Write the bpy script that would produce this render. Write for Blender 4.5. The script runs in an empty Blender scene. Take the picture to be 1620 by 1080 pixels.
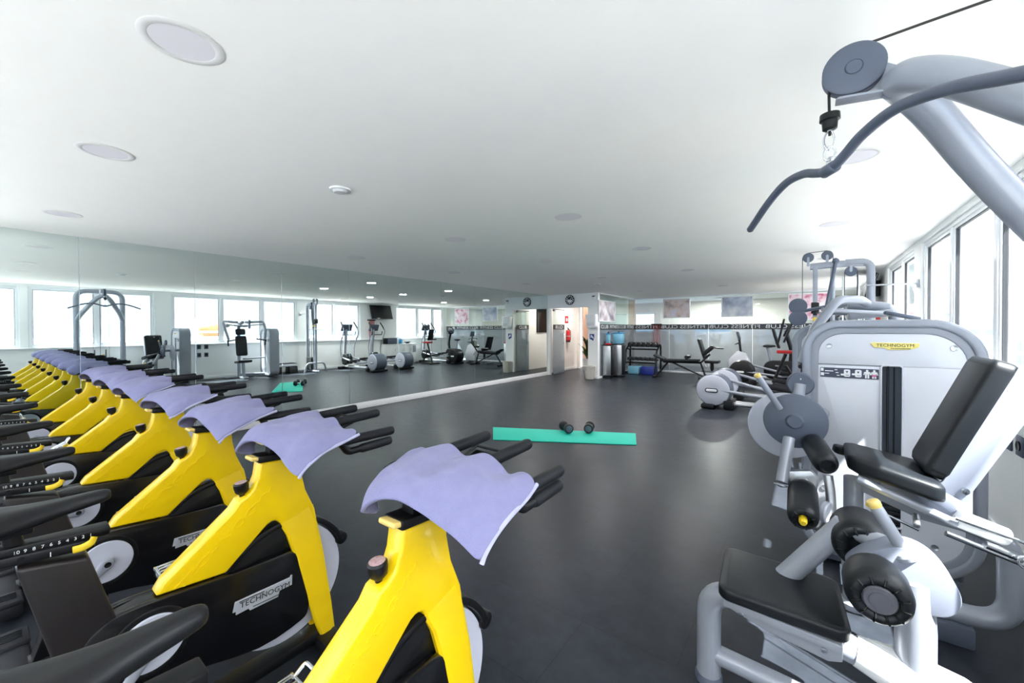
import bpy, bmesh, math, random
from mathutils import Vector, Matrix, Euler, noise
S = bpy.context.scene
COL = S.collection
PI = math.pi
V = Vector
random.seed(7)
R = math.radians

# ---------------------------------------------------------------- mesh builder
def fillet(pts, r, k=6, closed=False):
    """round the corners of a polyline with arcs of radius about r (a number or a list)"""
    pts = [V(p) for p in pts]
    n = len(pts); out = []
    for i, p in enumerate(pts):
        if not closed and i in (0, n - 1):
            out.append(p); continue
        a = pts[(i - 1) % n]; b = pts[(i + 1) % n]
        rr = r[i] if isinstance(r, (list, tuple)) else r
        da = a - p; db = b - p
        la, lb = da.length, db.length
        if rr <= 0 or la < 1e-6 or lb < 1e-6:
            out.append(p); continue
        ang = da.angle(db)
        if ang > PI - .02:
            out.append(p); continue
        t = min(rr / math.tan(ang / 2), la * .49, lb * .49)
        p0 = p + da / la * t; p1 = p + db / lb * t
        for j in range(k + 1):
            s = j / k
            out.append(p0 * (1 - s) ** 2 + p * 2 * s * (1 - s) + p1 * s * s)
    return out

def catmull(pts, k=6, closed=False):
    pts = [V(p) for p in pts]; n = len(pts); out = []
    for i in range(n if closed else n - 1):
        if closed:
            p0, p1, p2, p3 = pts[(i - 1) % n], pts[i], pts[(i + 1) % n], pts[(i + 2) % n]
        else:
            p1, p2 = pts[i], pts[i + 1]
            p0 = pts[i - 1] if i else p1 * 2 - p2
            p3 = pts[i + 2] if i + 2 < n else p2 * 2 - p1
        for j in range(k):
            t = j / k
            out.append(.5 * ((2 * p1) + (p2 - p0) * t + (2 * p0 - 5 * p1 + 4 * p2 - p3) * t * t + (3 * p1 - p0 - 3 * p2 + p3) * t ** 3))
    if not closed:
        out.append(pts[-1])
    return out

class M:
    def __init__(s):
        s.bm = bmesh.new()
    def _bev(s, faces, w, seg=2, ang=.5):
        if w <= 0: return
        fs = set(faces); es = set()
        for f in fs:
            for e in f.edges:
                if len(e.link_faces) == 2 and e.calc_face_angle(0) > ang: es.add(e)
        bmesh.ops.bevel(s.bm, geom=list(es), offset=w, segments=seg, profile=.5, affect='EDGES', clamp_overlap=True)
    def box(s, c, d, rot=(0, 0, 0), bev=0, seg=2):
        m = Matrix.Translation(V(c)) @ Euler(rot).to_matrix().to_4x4() @ Matrix.Diagonal((d[0], d[1], d[2], 1))
        r = bmesh.ops.create_cube(s.bm, size=1, matrix=m)
        s._bev({f for v in r['verts'] for f in v.link_faces}, bev, seg)
        return s
    def _loops(s, loops, closed=False, caps=True):
        vs = [[s.bm.verts.new(p) for p in L] for L in loops]
        n = len(vs[0]); fs = []
        for i in range(len(vs) if closed else len(vs) - 1):
            a = vs[i]; b = vs[(i + 1) % len(vs)]
            for j in range(n):
                fs.append(s.bm.faces.new((a[j], a[(j + 1) % n], b[(j + 1) % n], b[j])))
        if caps and not closed:
            fs.append(s.bm.faces.new(vs[0][::-1])); fs.append(s.bm.faces.new(vs[-1]))
        return fs
    def tube(s, pts, r, n=12, closed=False, flat=None, up=None, caps=True):
        """sweep a circle (or an oval: flat = (ra along up, rb across)) along points; r may be a list"""
        pts = [V(p) for p in pts]; N = len(pts)
        T = []
        for i in range(N):
            a = pts[(i - 1) % N] if (closed or i) else pts[i]
            b = pts[(i + 1) % N] if (closed or i < N - 1) else pts[i]
            d = b - a
            T.append(d.normalized() if d.length > 1e-9 else V((0, 0, 1)))
        u = V(up) if up else (V((0, 0, 1)) if abs(T[0].z) < .9 else V((1, 0, 0)))
        u = (u - T[0] * u.dot(T[0])).normalized()
        loops = []
        for i in range(N):
            if up:
                w = V(up); u2 = w - T[i] * w.dot(T[i])
                u = u2.normalized() if u2.length > 1e-4 else u
            elif i:
                q = T[i - 1].rotation_difference(T[i]); u = q @ u
                u = (u - T[i] * u.dot(T[i])).normalized()
            b = T[i].cross(u)
            rr = r[i] if isinstance(r, (list, tuple)) else r
            ra, rb = (rr, rr) if not flat else flat
            loops.append([pts[i] + u * ra * math.cos(2 * PI * j / n) + b * rb * math.sin(2 * PI * j / n) for j in range(n)])
        s._loops(loops, closed, caps)
        return s
    def cyl(s, p0, p1, r, r2=None, n=20, bev=0):
        p0, p1 = V(p0), V(p1)
        d = (p1 - p0).normalized()
        r2 = r if r2 is None else r2
        if bev > 0:
            return s.lathe([(0, 0), (r - bev, 0), (r - bev * .3, bev * .3), (r, bev), (r2, (p1 - p0).length - bev), (r2 - bev * .3, (p1 - p0).length - bev * .3), (r2 - bev, (p1 - p0).length), (0, (p1 - p0).length)], p0, d, n)
        return s.lathe([(0, 0), (r, 0), (r2, (p1 - p0).length), (0, (p1 - p0).length)], p0, d, n)
    def lathe(s, prof, o, ax=(0, 0, 1), n=24):
        o = V(o); ax = V(ax).normalized()
        u = (V((1, 0, 0)) if abs(ax.x) < .9 else V((0, 0, 1))); u = (u - ax * u.dot(ax)).normalized(); b = ax.cross(u)
        rows = []
        for r, h in prof:
            if r < 1e-7: rows.append([s.bm.verts.new(o + ax * h)])
            else: rows.append([s.bm.verts.new(o + ax * h + (u * math.cos(2 * PI * j / n) + b * math.sin(2 * PI * j / n)) * r) for j in range(n)])
        for A, B in zip(rows, rows[1:]):
            if len(A) == 1 and len(B) == 1: continue
            for j in range(n):
                k = (j + 1) % n
                if len(A) == 1: s.bm.faces.new((A[0], B[k], B[j]))
                elif len(B) == 1: s.bm.faces.new((A[j], A[k], B[0]))
                else: s.bm.faces.new((A[j], A[k], B[k], B[j]))
        return s
    def prism(s, poly, ax, t0, t1, bev=0, seg=2):
        """poly: 2D points; ax 'x' -> (y,z) outline run along x, 'y' -> (x,z), 'z' -> (x,y)"""
        def P(p, t):
            return {'x': (t, p[0], p[1]), 'y': (p[0], t, p[1]), 'z': (p[0], p[1], t)}[ax]
        a = [s.bm.verts.new(P(p, t0)) for p in poly]; b = [s.bm.verts.new(P(p, t1)) for p in poly]
        n = len(poly); fs = [s.bm.faces.new(a), s.bm.faces.new(b[::-1])]
        for j in range(n): fs.append(s.bm.faces.new((a[j], b[j], b[(j + 1) % n], a[(j + 1) % n])))
        bmesh.ops.recalc_face_normals(s.bm, faces=fs)
        s._bev(fs, bev, seg, .35)
        return s
    def ring(s, outer, inner, ax, t0, t1, bev=0):
        def P(p, t):
            return {'x': (t, p[0], p[1]), 'y': (p[0], t, p[1]), 'z': (p[0], p[1], t)}[ax]
        L = [[P(p, t) for p in q] for q, t in ((outer, t0), (outer, t1), (inner, t1), (inner, t0))]
        fs = s._loops([[V(p) for p in l] for l in L], closed=True)
        bmesh.ops.recalc_face_normals(s.bm, faces=fs)
        s._bev(fs, bev, 3, .6)
        return s
    def ell(s, c, r, n=16, m=10):
        prof = [(math.sin(PI * i / m), -math.cos(PI * i / m)) for i in range(m + 1)]
        prof[0] = (0, -1); prof[-1] = (0, 1)
        k = len(s.bm.verts); s.lathe(prof, (0, 0, 0), (0, 0, 1), n)
        s.bm.verts.ensure_lookup_table()
        for v in s.bm.verts[k:]:
            v.co = V((v.co.x * r[0] + c[0], v.co.y * r[1] + c[1], v.co.z * r[2] + c[2]))
        return s
    def pad(s, c, d, rot=(0, 0, 0), bev=.02, puff=.0):
        """an upholstered cushion: soft rounded slab"""
        m = Matrix.Translation(V(c)) @ Euler(rot).to_matrix().to_4x4()
        nx, ny = 9, 9; a, b, h = d[0] / 2, d[1] / 2, d[2] / 2
        rows = []
        prof = [(0., -1.), (.6, -1.), (1., -.75), (1., -.2), (1., .35), (.8, .8), (.4, 1.)]
        def outline(k, inset):
            pts = []; rc = min(.045, a * .6, b * .6)
            for (cx, cy, a0) in ((a - rc, b - rc, 0), (-a + rc, b - rc, 90), (-a + rc, -b + rc, 180), (a - rc, -b + rc, 270)):
                for j in range(6):
                    t = R(a0 + 90 * j / 5); pts.append((cx + (rc - inset) * math.cos(t) if rc > inset else cx, cy + (rc - inset) * math.sin(t) if rc > inset else cy))
            return pts
        loops = []
        for k in range(11):
            t = -1 + 2 * k / 10
            ins = bev * (1 - math.sqrt(max(0, 1 - abs(t) ** 5)))
            loops.append([m @ V((p[0], p[1], t * h)) for p in outline(k, min(ins, .03))])
        fs = s._loops(loops)
        if puff:
            top = fs[-1]; ctr = top.calc_center_median()
            r = bmesh.ops.inset_region(s.bm, faces=[top], thickness=min(a, b) * .35, depth=puff)
        return s
    def grid(s, rows):
        vs = [[s.bm.verts.new(p) for p in r] for r in rows]
        for i in range(len(vs) - 1):
            for j in range(len(vs[0]) - 1):
                s.bm.faces.new((vs[i][j], vs[i][j + 1], vs[i + 1][j + 1], vs[i + 1][j]))
        return s
    def mesh(s, mat, off=(0, 0, 0), smooth=True, ang=38):
        bmesh.ops.recalc_face_normals(s.bm, faces=s.bm.faces)
        o = V(off)
        for v in s.bm.verts: v.co -= o
        me = bpy.data.meshes.new('mesh'); s.bm.to_mesh(me); s.bm.free()
        if mat: me.materials.append(mat)
        if smooth:
            me.polygons.foreach_set('use_smooth', [True] * len(me.polygons))
            me.set_sharp_from_angle(angle=R(ang))
        return me

def wloc(o):
    p = V((0, 0, 0))
    while o: p += o.location; o = o.parent
    return p

def obj(name, m, mat, parent=None, org=None, kind=None, label=None, smooth=True, ang=38):
    """link a builder (world coordinates) as one mesh object under parent"""
    base = wloc(parent) if parent else V((0, 0, 0))
    o_ = V(org) if org is not None else base
    me = m if isinstance(m, bpy.types.Mesh) else m.mesh(mat, o_, smooth, ang)
    o = bpy.data.objects.new(name, me); COL.objects.link(o)
    me.name = name
    if parent: o.parent = parent
    o.location = o_ - base
    if kind: o['kind'] = kind
    if label: o['label'] = label
    return o

def thing(name, label, cat, loc=(0, 0, 0), group=None):
    o = bpy.data.objects.new(name, None); COL.objects.link(o)
    o.location = loc; o.empty_display_size = .1
    o['label'] = label; o['category'] = cat
    if group: o['group'] = group
    return o

def tag(o, label, cat, group=None):
    o['label'] = label; o['category'] = cat
    if group: o['group'] = group
    return o

def struct(name, m, mat, parent=None, **k):
    return obj(name, m, mat, parent, kind='structure', **k)

def dup(root, loc, label=None):
    def cp(o, par):
        c = o.copy(); COL.objects.link(c); c.parent = par
        for ch in list(o.children): cp(ch, c)
        return c
    r = root.copy(); COL.objects.link(r); r.location = loc
    for ch in list(root.children): cp(ch, r)
    if label: r['label'] = label
    return r

def text(name, s, size, mat, parent, mtx, ext=.001, ax=1.0, bold=0.0, align='CENTER'):
    """lettering as a thin mesh; mtx places the text plane (x right, y up, z out) in world space"""
    cu = bpy.data.curves.new('lettering', 'FONT'); cu.body = s; cu.size = size
    cu.align_x = align; cu.align_y = 'CENTER'; cu.extrude = ext; cu.resolution_u = 3
    t = bpy.data.objects.new('lettering_source', cu)
    me = bpy.data.meshes.new_from_object(t)
    bpy.data.objects.remove(t); bpy.data.curves.remove(cu)
    me.materials.clear(); me.materials.append(mat)
    base = wloc(parent) if parent else V((0, 0, 0))
    me.transform(Matrix.Translation(-base) @ mtx @ Matrix.Diagonal((ax, 1, 1, 1)))
    return obj(name, me, mat, parent)

def basis(o, x, y):
    """4x4 with origin o, text direction x, text up y"""
    x = V(x).normalized(); z = x.cross(V(y)).normalized(); y = z.cross(x)
    m = Matrix((x, y, z)).transposed().to_4x4(); m.translation = V(o)
    return m

def rrect(x0, x1, z0, z1, r, k=6):
    """rounded rectangle outline; r = (bl, br, tr, tl)"""
    if not isinstance(r, (list, tuple)): r = (r,) * 4
    out = []
    for cx, cz, rr, a0 in ((x0, z0, r[0], 180), (x1, z0, r[1], 270), (x1, z1, r[2], 0), (x0, z1, r[3], 90)):
        sx = 1 if cx == x0 else -1; sz = 1 if cz == z0 else -1
        for j in range(k + 1):
            t = R(a0 + 90 * j / k)
            out.append((cx + sx * rr + rr * math.cos(t), cz + sz * rr + rr * math.sin(t)))
    return out

# ---------------------------------------------------------------- materials
def s2l(c): return tuple(((v / 255) / 12.92 if v / 255 <= .04045 else ((v / 255 + .055) / 1.055) ** 2.4) for v in c)
def mat(name, rgb, rough=.5, metal=0., spec=.5, coat=0., bump=0., bscale=200., var=0., vscale=6., rgb2=None, sheen=0.):
    m = bpy.data.materials.new(name); m.use_nodes = True
    nt = m.node_tree; b = nt.nodes['Principled BSDF']
    c = s2l(rgb) + (1,)
    b.inputs['Base Color'].default_value = c
    b.inputs['Roughness'].default_value = rough; b.inputs['Metallic'].default_value = metal
    b.inputs['Specular IOR Level'].default_value = spec; b.inputs['Coat Weight'].default_value = coat
    b.inputs['Coat Roughness'].default_value = .12
    if sheen: b.inputs['Sheen Weight'].default_value = sheen; b.inputs['Sheen Roughness'].default_value = .4
    tc = nt.nodes.new('ShaderNodeTexCoord')
    nz = nt.nodes.new('ShaderNodeTexNoise'); nz.inputs['Scale'].default_value = vscale; nz.inputs['Detail'].default_value = 3
    nt.links.new(tc.outputs['Object'], nz.inputs['Vector'])
    mx = nt.nodes.new('ShaderNodeMix'); mx.data_type = 'RGBA'
    mx.inputs[6].default_value = c
    c2 = s2l(rgb2) + (1,) if rgb2 else tuple(v * (1 - max(var, .03)) for v in c[:3]) + (1,)
    mx.inputs[7].default_value = c2
    nt.links.new(nz.outputs['Fac'], mx.inputs[0]); nt.links.new(mx.outputs[2], b.inputs['Base Color'])
    if bump:
        n2 = nt.nodes.new('ShaderNodeTexNoise'); n2.inputs['Scale'].default_value = bscale; n2.inputs['Detail'].default_value = 4
        nt.links.new(tc.outputs['Object'], n2.inputs['Vector'])
        bp = nt.nodes.new('ShaderNodeBump'); bp.inputs['Strength'].default_value = bump; bp.inputs['Distance'].default_value = .003
        nt.links.new(n2.outputs['Fac'], bp.inputs['Height']); nt.links.new(bp.outputs[0], b.inputs['Normal'])
    return m

def glass(name, tint=(.93, .97, .96), refl=1.0, film=0., filmcol=(150, 158, 162), rough=0.):
    """thin pane: lets light straight through, Fresnel reflection on top, optional translucent film"""
    m = bpy.data.materials.new(name); m.use_nodes = True
    nt = m.node_tree; nt.nodes.clear()
    out = nt.nodes.new('ShaderNodeOutputMaterial')
    tr = nt.nodes.new('ShaderNodeBsdfTransparent'); tr.inputs[0].default_value = tint + (1,)
    gl = nt.nodes.new('ShaderNodeBsdfGlossy'); gl.inputs['Roughness'].default_value = rough
    ge = nt.nodes.new('ShaderNodeNewGeometry')
    def mth(op, x, y=None):
        n = nt.nodes.new('ShaderNodeMath'); n.operation = op
        for i, v in enumerate((x, y)):
            if v is None: continue
            if isinstance(v, (int, float)): n.inputs[i].default_value = v
            else: nt.links.new(v, n.inputs[i])
        return n.outputs[0]
    dt = nt.nodes.new('ShaderNodeVectorMath'); dt.operation = 'DOT_PRODUCT'
    nt.links.new(ge.outputs['Normal'], dt.inputs[0]); nt.links.new(ge.outputs['Incoming'], dt.inputs[1])
    sch = mth('POWER', mth('SUBTRACT', 1., mth('ABSOLUTE', dt.outputs['Value'])), 5.)
    fac = mth('MULTIPLY', mth('MULTIPLY_ADD', sch, .96), refl)     # Schlick reflectance, same from both sides
    fac.node.inputs[0].links[0].from_node.inputs[2].default_value = .04
    mx = nt.nodes.new('ShaderNodeMixShader')
    nt.links.new(fac, mx.inputs[0])
    if film:
        df = nt.nodes.new('ShaderNodeBsdfDiffuse'); df.inputs[0].default_value = s2l(filmcol) + (1,)
        m2 = nt.nodes.new('ShaderNodeMixShader'); m2.inputs[0].default_value = film
        nt.links.new(tr.outputs[0], m2.inputs[1]); nt.links.new(df.outputs[0], m2.inputs[2])
        nt.links.new(m2.outputs[0], mx.inputs[1])
    else:
        nt.links.new(tr.outputs[0], mx.inputs[1])
    nt.links.new(gl.outputs[0], mx.inputs[2]); nt.links.new(mx.outputs[0], out.inputs[0])
    return m

K = {}
K['wall'] = mat('white wall paint', (246, 247, 246), .7, bump=.05, bscale=60)
K['ceil'] = mat('white ceiling paint', (250, 250, 248), .85, bump=.03, bscale=40)
K['white'] = mat('white gloss plastic', (240, 241, 242), .35)
K['pvc'] = mat('white window profile', (238, 240, 243), .3)
K['gasket'] = mat('dark window gasket', (52, 55, 60), .6)
K['yellow'] = mat('yellow lacquered frame', (255, 213, 10), .3, coat=.35, var=.03)
K['yellow2'] = mat('pale yellow lever plastic', (236, 206, 120), .4)
K['ytip'] = mat('yellow grip cap', (240, 205, 40), .4)
K['black'] = mat('black satin plastic', (15, 16, 19), .38, spec=.4, var=.2)
K['blackg'] = mat('black smooth shroud', (14, 14, 17), .24, var=.1, coat=.2)
K['rubber'] = mat('black rubber grip', (24, 26, 32), .6, spec=.35, bump=.15, bscale=300)
K['vinyl'] = mat('black vinyl upholstery', (22, 26, 31), .42, spec=.35, bump=.12, bscale=260)
K['saddle'] = mat('black saddle cover', (20, 21, 25), .36, spec=.4, bump=.05, bscale=300)
K['post'] = mat('dark brown grey post', (46, 42, 42), .36, metal=.3)
K['silver'] = mat('silver grey lacquer', (152, 157, 168), .32, metal=.15, coat=.2)
K['silverd'] = mat('mid grey lacquer', (150, 154, 164), .4, metal=.1)
K['cover'] = mat('silver grey darkened as shade', (128, 134, 150), .5)  # silver of the tubing, darkened so two sunlit parts read as shaded
K['panel'] = mat('pale grey moulded panel', (214, 216, 224), .3, coat=.15)
K['greyd'] = mat('dark grey disc plastic', (84, 92, 108), .45)
K['chrome'] = mat('polished steel', (225, 228, 232), .14, metal=1.)
K['steel'] = mat('brushed steel', (205, 208, 212), .3, metal=.9, var=.1, vscale=40)
K['stack'] = mat('weight stack slot', (104, 114, 128), .5)
K['plate'] = mat('black weight plates', (26, 28, 32), .5)
K['disc'] = mat('light grey disc', (190, 193, 206), .4)
K['towel'] = mat('lilac terry towel', (152, 151, 192), .95, bump=1., bscale=420, rgb2=(136, 135, 178), vscale=30, sheen=.2)
K['mat'] = mat('turquoise foam mat', (0, 192, 168), .7, bump=.1, bscale=300)
K['ink'] = mat('black print', (18, 19, 22), .5)
K['paleink'] = mat('pale grey print', (236, 238, 240), .5)
K['navy'] = mat('dark navy placard', (58, 62, 84), .4)
K['badge'] = mat('pale yellow badge', (246, 228, 130), .4)
K['nameplate'] = mat('silver nameplate', (196, 199, 206), .35, metal=.3)
K['red'] = mat('red paint', (190, 24, 30), .35)
K['redc'] = mat('red rubber band', (186, 40, 46), .6)
K['pinkp'] = mat('pink print', (214, 108, 150), .5)
K['screen'] = mat('dark screen', (12, 13, 15), .12)
K['lamp'] = mat('downlight diffuser', (212, 214, 216), .5)
K['lit'] = mat('faintly lit diffuser', (222, 220, 228), .5)
_b = K['lit'].node_tree.nodes['Principled BSDF']; _b.inputs['Emission Color'].default_value = (1, .98, 1, 1); _b.inputs['Emission Strength'].default_value = .01
K['lampr'] = mat('downlight rim', (226, 226, 226), .45)
K['mirror'] = mat('mirror silvering', (222, 232, 230), .0, metal=1.)
K['blueb'] = mat('blue plastic', (60, 150, 205), .3)
K['bluesign'] = mat('blue sign', (34, 52, 140), .4)
K['bluep'] = mat('pale blue plastic tub', (120, 180, 205), .25)
K['beige'] = mat('beige woven basket', (200, 194, 184), .8, bump=.6, bscale=90)
K['film'] = mat('dark lettering band', (48, 52, 56), .3)
K['green'] = mat('plant leaves', (34, 58, 26), .5, rgb2=(62, 88, 34))
K['orange'] = mat('orange hull', (226, 110, 60), .5)
K['terrace'] = mat('pale terrace floor', (132, 132, 130), .9, var=.08)
K['terrace2'] = mat('light terrace floor', (192, 190, 187), .9, var=.08)
K['corr'] = mat('warm white corridor wall', (232, 226, 220), .7)
K['brownw'] = mat('tan wood panel', (176, 136, 108), .5)
K['sand'] = mat('sandy pier', (206, 188, 160), .9)
K['post2'] = mat('brown grey end disc', (92, 92, 100), .4, metal=.2)
K['pane'] = glass('window glass', (.95, .975, .98))
K['paneint'] = glass('partition glass', (.86, .92, .91), refl=1.6)
K['panefilm'] = glass('partition glass with grey film', (.8, .86, .88), refl=1.6, film=.55, filmcol=(146, 156, 164))

def floor_mat():
    m = bpy.data.materials.new('dark mottled vinyl tiles'); m.use_nodes = True
    nt = m.node_tree; b = nt.nodes['Principled BSDF']; N = nt.nodes.new; L = nt.links.new
    tc = N('ShaderNodeTexCoord')
    n1 = N('ShaderNodeTexNoise'); n1.inputs['Scale'].default_value = 1.6; n1.inputs['Detail'].default_value = 6; n1.inputs['Roughness'].default_value = .6
    n2 = N('ShaderNodeTexNoise'); n2.inputs['Scale'].default_value = 9; n2.inputs['Detail'].default_value = 8; n2.inputs['Roughness'].default_value = .7
    L(tc.outputs['Object'], n1.inputs['Vector']); L(tc.outputs['Object'], n2.inputs['Vector'])
    ad = N('ShaderNodeMath'); ad.operation = 'ADD'; L(n1.outputs['Fac'], ad.inputs[0]); L(n2.outputs['Fac'], ad.inputs[1])
    cr = N('ShaderNodeValToRGB'); cr.color_ramp.elements[0].position = .3; cr.color_ramp.elements[1].position = .72
    hf = N('ShaderNodeMath'); hf.operation = 'MULTIPLY'; hf.inputs[1].default_value = .5; L(ad.outputs[0], hf.inputs[0]); L(hf.outputs[0], cr.inputs[0])
    cr.color_ramp.elements[0].color = s2l((26, 30, 36)) + (1,); cr.color_ramp.elements[1].color = s2l((56, 60, 68)) + (1,)
    br = N('ShaderNodeTexBrick'); br.inputs['Scale'].default_value = 1.; br.inputs['Mortar Size'].default_value = .002
    br.inputs['Brick Width'].default_value = .92; br.inputs['Row Height'].default_value = .46; br.offset = .5
    br.inputs['Color1'].default_value = (1, 1, 1, 1); br.inputs['Color2'].default_value = (.93, .93, .93, 1); br.inputs['Mortar'].default_value = (.62, .62, .62, 1)
    L(tc.outputs['Object'], br.inputs['Vector'])
    mx = N('ShaderNodeMix'); mx.data_type = 'RGBA'; mx.blend_type = 'MULTIPLY'; mx.inputs[0].default_value = 1
    L(cr.outputs[0], mx.inputs[6]); L(br.outputs['Color'], mx.inputs[7]); L(mx.outputs[2], b.inputs['Base Color'])
    mr = N('ShaderNodeMapRange'); mr.inputs[3].default_value = .26; mr.inputs[4].default_value = .48
    L(n2.outputs['Fac'], mr.inputs[0]); L(mr.outputs[0], b.inputs['Roughness'])
    b.inputs['Specular IOR Level'].default_value = .15
    bp = N('ShaderNodeBump'); bp.inputs['Strength'].default_value = .12; bp.inputs['Distance'].default_value = .004
    L(n2.outputs['Fac'], bp.inputs['Height']); L(bp.outputs[0], b.inputs['Normal'])
    return m
K['floor'] = floor_mat()

def poster_mat(name, cols, sc):
    m = bpy.data.materials.new(name); m.use_nodes = True
    nt = m.node_tree; b = nt.nodes['Principled BSDF']; N = nt.nodes.new; L = nt.links.new
    tc = N('ShaderNodeTexCoord'); n1 = N('ShaderNodeTexNoise'); n1.inputs['Scale'].default_value = sc; n1.inputs['Detail'].default_value = 2
    L(tc.outputs['Object'], n1.inputs['Vector'])
    cr = N('ShaderNodeValToRGB')
    for i, c in enumerate(cols):
        e = cr.color_ramp.elements[i] if i < 2 else cr.color_ramp.elements.new(.5)
        e.position = .3 + .4 * i / (len(cols) - 1); e.color = s2l(c) + (1,)
    L(n1.outputs['Fac'], cr.inputs[0]); L(cr.outputs[0], b.inputs['Base Color']); b.inputs['Roughness'].default_value = .5
    return m
# ================================================================ the room
H = 2.584; XL = -6.79; XR = 1.10; YB = 14.2; YN = -2.2; YC = 11.1; XS = -5.05
SILL, HEAD = 1.08, 2.53

struct('floor', M().box((-2.9, 7.6, -.05), (8.6, 19.6, .1)), K['floor'])
struct('ceiling', M().box((-2.9, 7.6, H + .06), (8.6, 19.6, .12)), K['ceil'])

# window wall on the right
m = M()
m.box((XR + .1, 6., SILL / 2), (.2, 16.4, SILL))
m.box((XR + .1, 6., (HEAD + H) / 2), (.2, 16.4, H - HEAD))
for a, b in ((YN, -1.75), (.6, .72), (2.98, 3.34), (6.85, 7.23), (9.36, 11.1), (13.95, YB)):
    m.box((XR + .1, (a + b) / 2, (SILL + HEAD) / 2), (.2, b - a, HEAD - SILL))
struct('wall_right', m, K['wall'])
struct('baseboard_right', M().box((XR - .008, 6., .045), (.016, 16.3, .09), bev=.004), K['white'])
struct('trim_1', M().box((XR - .01, 6., SILL - .012), (.14, 16.3, .024), bev=.006), K['pvc'])

def window(name, y0, y1, mul, z0=SILL, z1=HEAD, x=XR + .06, along='y'):
    """frame ring, mullions, dark gaskets and one thin pane per light; along y (window wall) or x (near wall)"""
    f = M(); g = M(); p = M()
    fw = .045; d = .035
    def B(mm, a0, a1, b0, b1, t, bev=0):
        c = ((a0 + a1) / 2, (b0 + b1) / 2)
        if along == 'y': mm.box((x, c[0], c[1]), (t * 2, a1 - a0, b1 - b0), bev=bev)
        else: mm.box((c[0], x, c[1]), (a1 - a0, t * 2, b1 - b0), bev=bev)
    B(f, y0, y0 + fw, z0, z1, d, .006); B(f, y1 - fw, y1, z0, z1, d, .006)
    B(f, y0 + fw, y1 - fw, z0, z0 + fw, d, .006); B(f, y0 + fw, y1 - fw, z1 - fw, z1, d, .006)
    edges = [y0 + fw] + [v for q in mul for v in (q - .035, q + .035)] + [y1 - fw]
    for q in mul: B(f, q - .035, q + .035, z0 + fw, z1 - fw, d, .006)
    w = struct(name, f, K['pvc'])
    for a, b in zip(edges[::2], edges[1::2]):
        s = .028                                    # inner sash with gasket line
        B(f2 := M(), a, a + s, z0 + fw, z1 - fw, .025, .004); B(f2, b - s, b, z0 + fw, z1 - fw, .025, .004)
        B(f2, a + s, b - s, z0 + fw, z0 + fw + s, .025, .004); B(f2, a + s, b - s, z1 - fw - s, z1 - fw, .025, .004)
        obj('window_sash', f2, K['pvc'], w)
        g = M(); e = .008; a2, b2, c2, d2 = a + s, b - s, z0 + fw + s, z1 - fw - s
        B(g, a2, a2 + e, c2, d2, .014); B(g, b2 - e, b2, c2, d2, .014); B(g, a2 + e, b2 - e, c2, c2 + e, .014); B(g, a2 + e, b2 - e, d2 - e, d2, .014)
        obj('window_gasket', g, K['gasket'], w)
        B(p := M(), a2 + e, b2 - e, c2 + e, d2 - e, .003)
        obj('window_pane', p, K['pane'], w)
    return w
window('window_1', -1.75, .6, [-.58])
window('window_2', .72, 2.98, [1.86])
window('window_3', 3.34, 6.85, [4.56, 5.72])
window('window_4', 7.23, 9.36, [8.26])
window('window_5', 11.1, 13.95, [12.35, 13.3])

# near wall behind the photographer: glazed from sill to ceiling
m = M()
m.box((-2.85, YN - .1, .2), (8.3, .2, .4)); m.box((-2.85, YN - .1, (2.5 + H) / 2), (8.3, .2, H - 2.5))
for a, b in ((-7., -6.6), (-4.1, -3.9), (-1.4, -1.2), (1.0, 1.3)):
    m.box(((a + b) / 2, YN - .1, 1.45), (b - a, .2, 2.1))
struct('wall_near', m, K['wall'])
for i, (a, b) in enumerate(((-6.6, -4.1), (-3.9, -1.4), (-1.2, 1.0))):
    window('window_%d' % (6 + i), a, b, [(a + b) / 2], .4, 2.5, YN - .06, 'x')

# mirror wall on the left
struct('wall_left', M().box((XL - .1, 5.35, H / 2), (.18, 11.6, H)).box((XL - .1, -2.15, H / 2), (.18, .2, H)).box((XL - .1, -1.25, .2), (.18, 1.6, .4)).box((XL - .1, -1.25, (2.5 + H) / 2), (.18, 1.6, H - 2.5)), K['wall'])
window('window_11', -2.05, -.45, [], .4, 2.5, XL - .1)  # unseen window added to bring light in from the left
struct('baseboard_left', M().box((XL + .004, 4.45, .055), (.03, 13.3, .11), bev=.004), K['white'])
seams = [-.42, .715, 1.80, 2.93, 4.1, 5.21, 6.4, 7.55, 8.7, 9.87, 11.085]
nth = ['mirror panel cut by the left photo edge, behind the last bikes', 'mirror panel second from the left edge, reflecting the arch of the cable machine',
       'mirror panel third from the left, reflecting the seat with the upright black backrest', 'mirror panel reflecting the chest press with its two raised arms',
       'mirror panel reflecting the tall two-post cable tower', 'mirror panel reflecting the hanging television and two elliptical trainers',
       'mirror panel reflecting the white cabinet with the blue jar on top', 'mirror panel reflecting the ring-handled exercise bike',
       'mirror panel second from the doorway, reflecting the recumbent bike and bench', 'mirror panel touching the doorway wall, reflecting clock and glass door']
for i in range(10):
    o = obj('mirror_panel', M().box((XL - .007, (seams[i] + seams[i + 1]) / 2, (.115 + H - .004) / 2), (.012, seams[i + 1] - seams[i] - .004, H - .12), bev=.0015, seg=1), K['mirror'], smooth=False)
    tag(o, nth[i], 'mirror', 'frameless mirror panels along the left wall')

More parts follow.
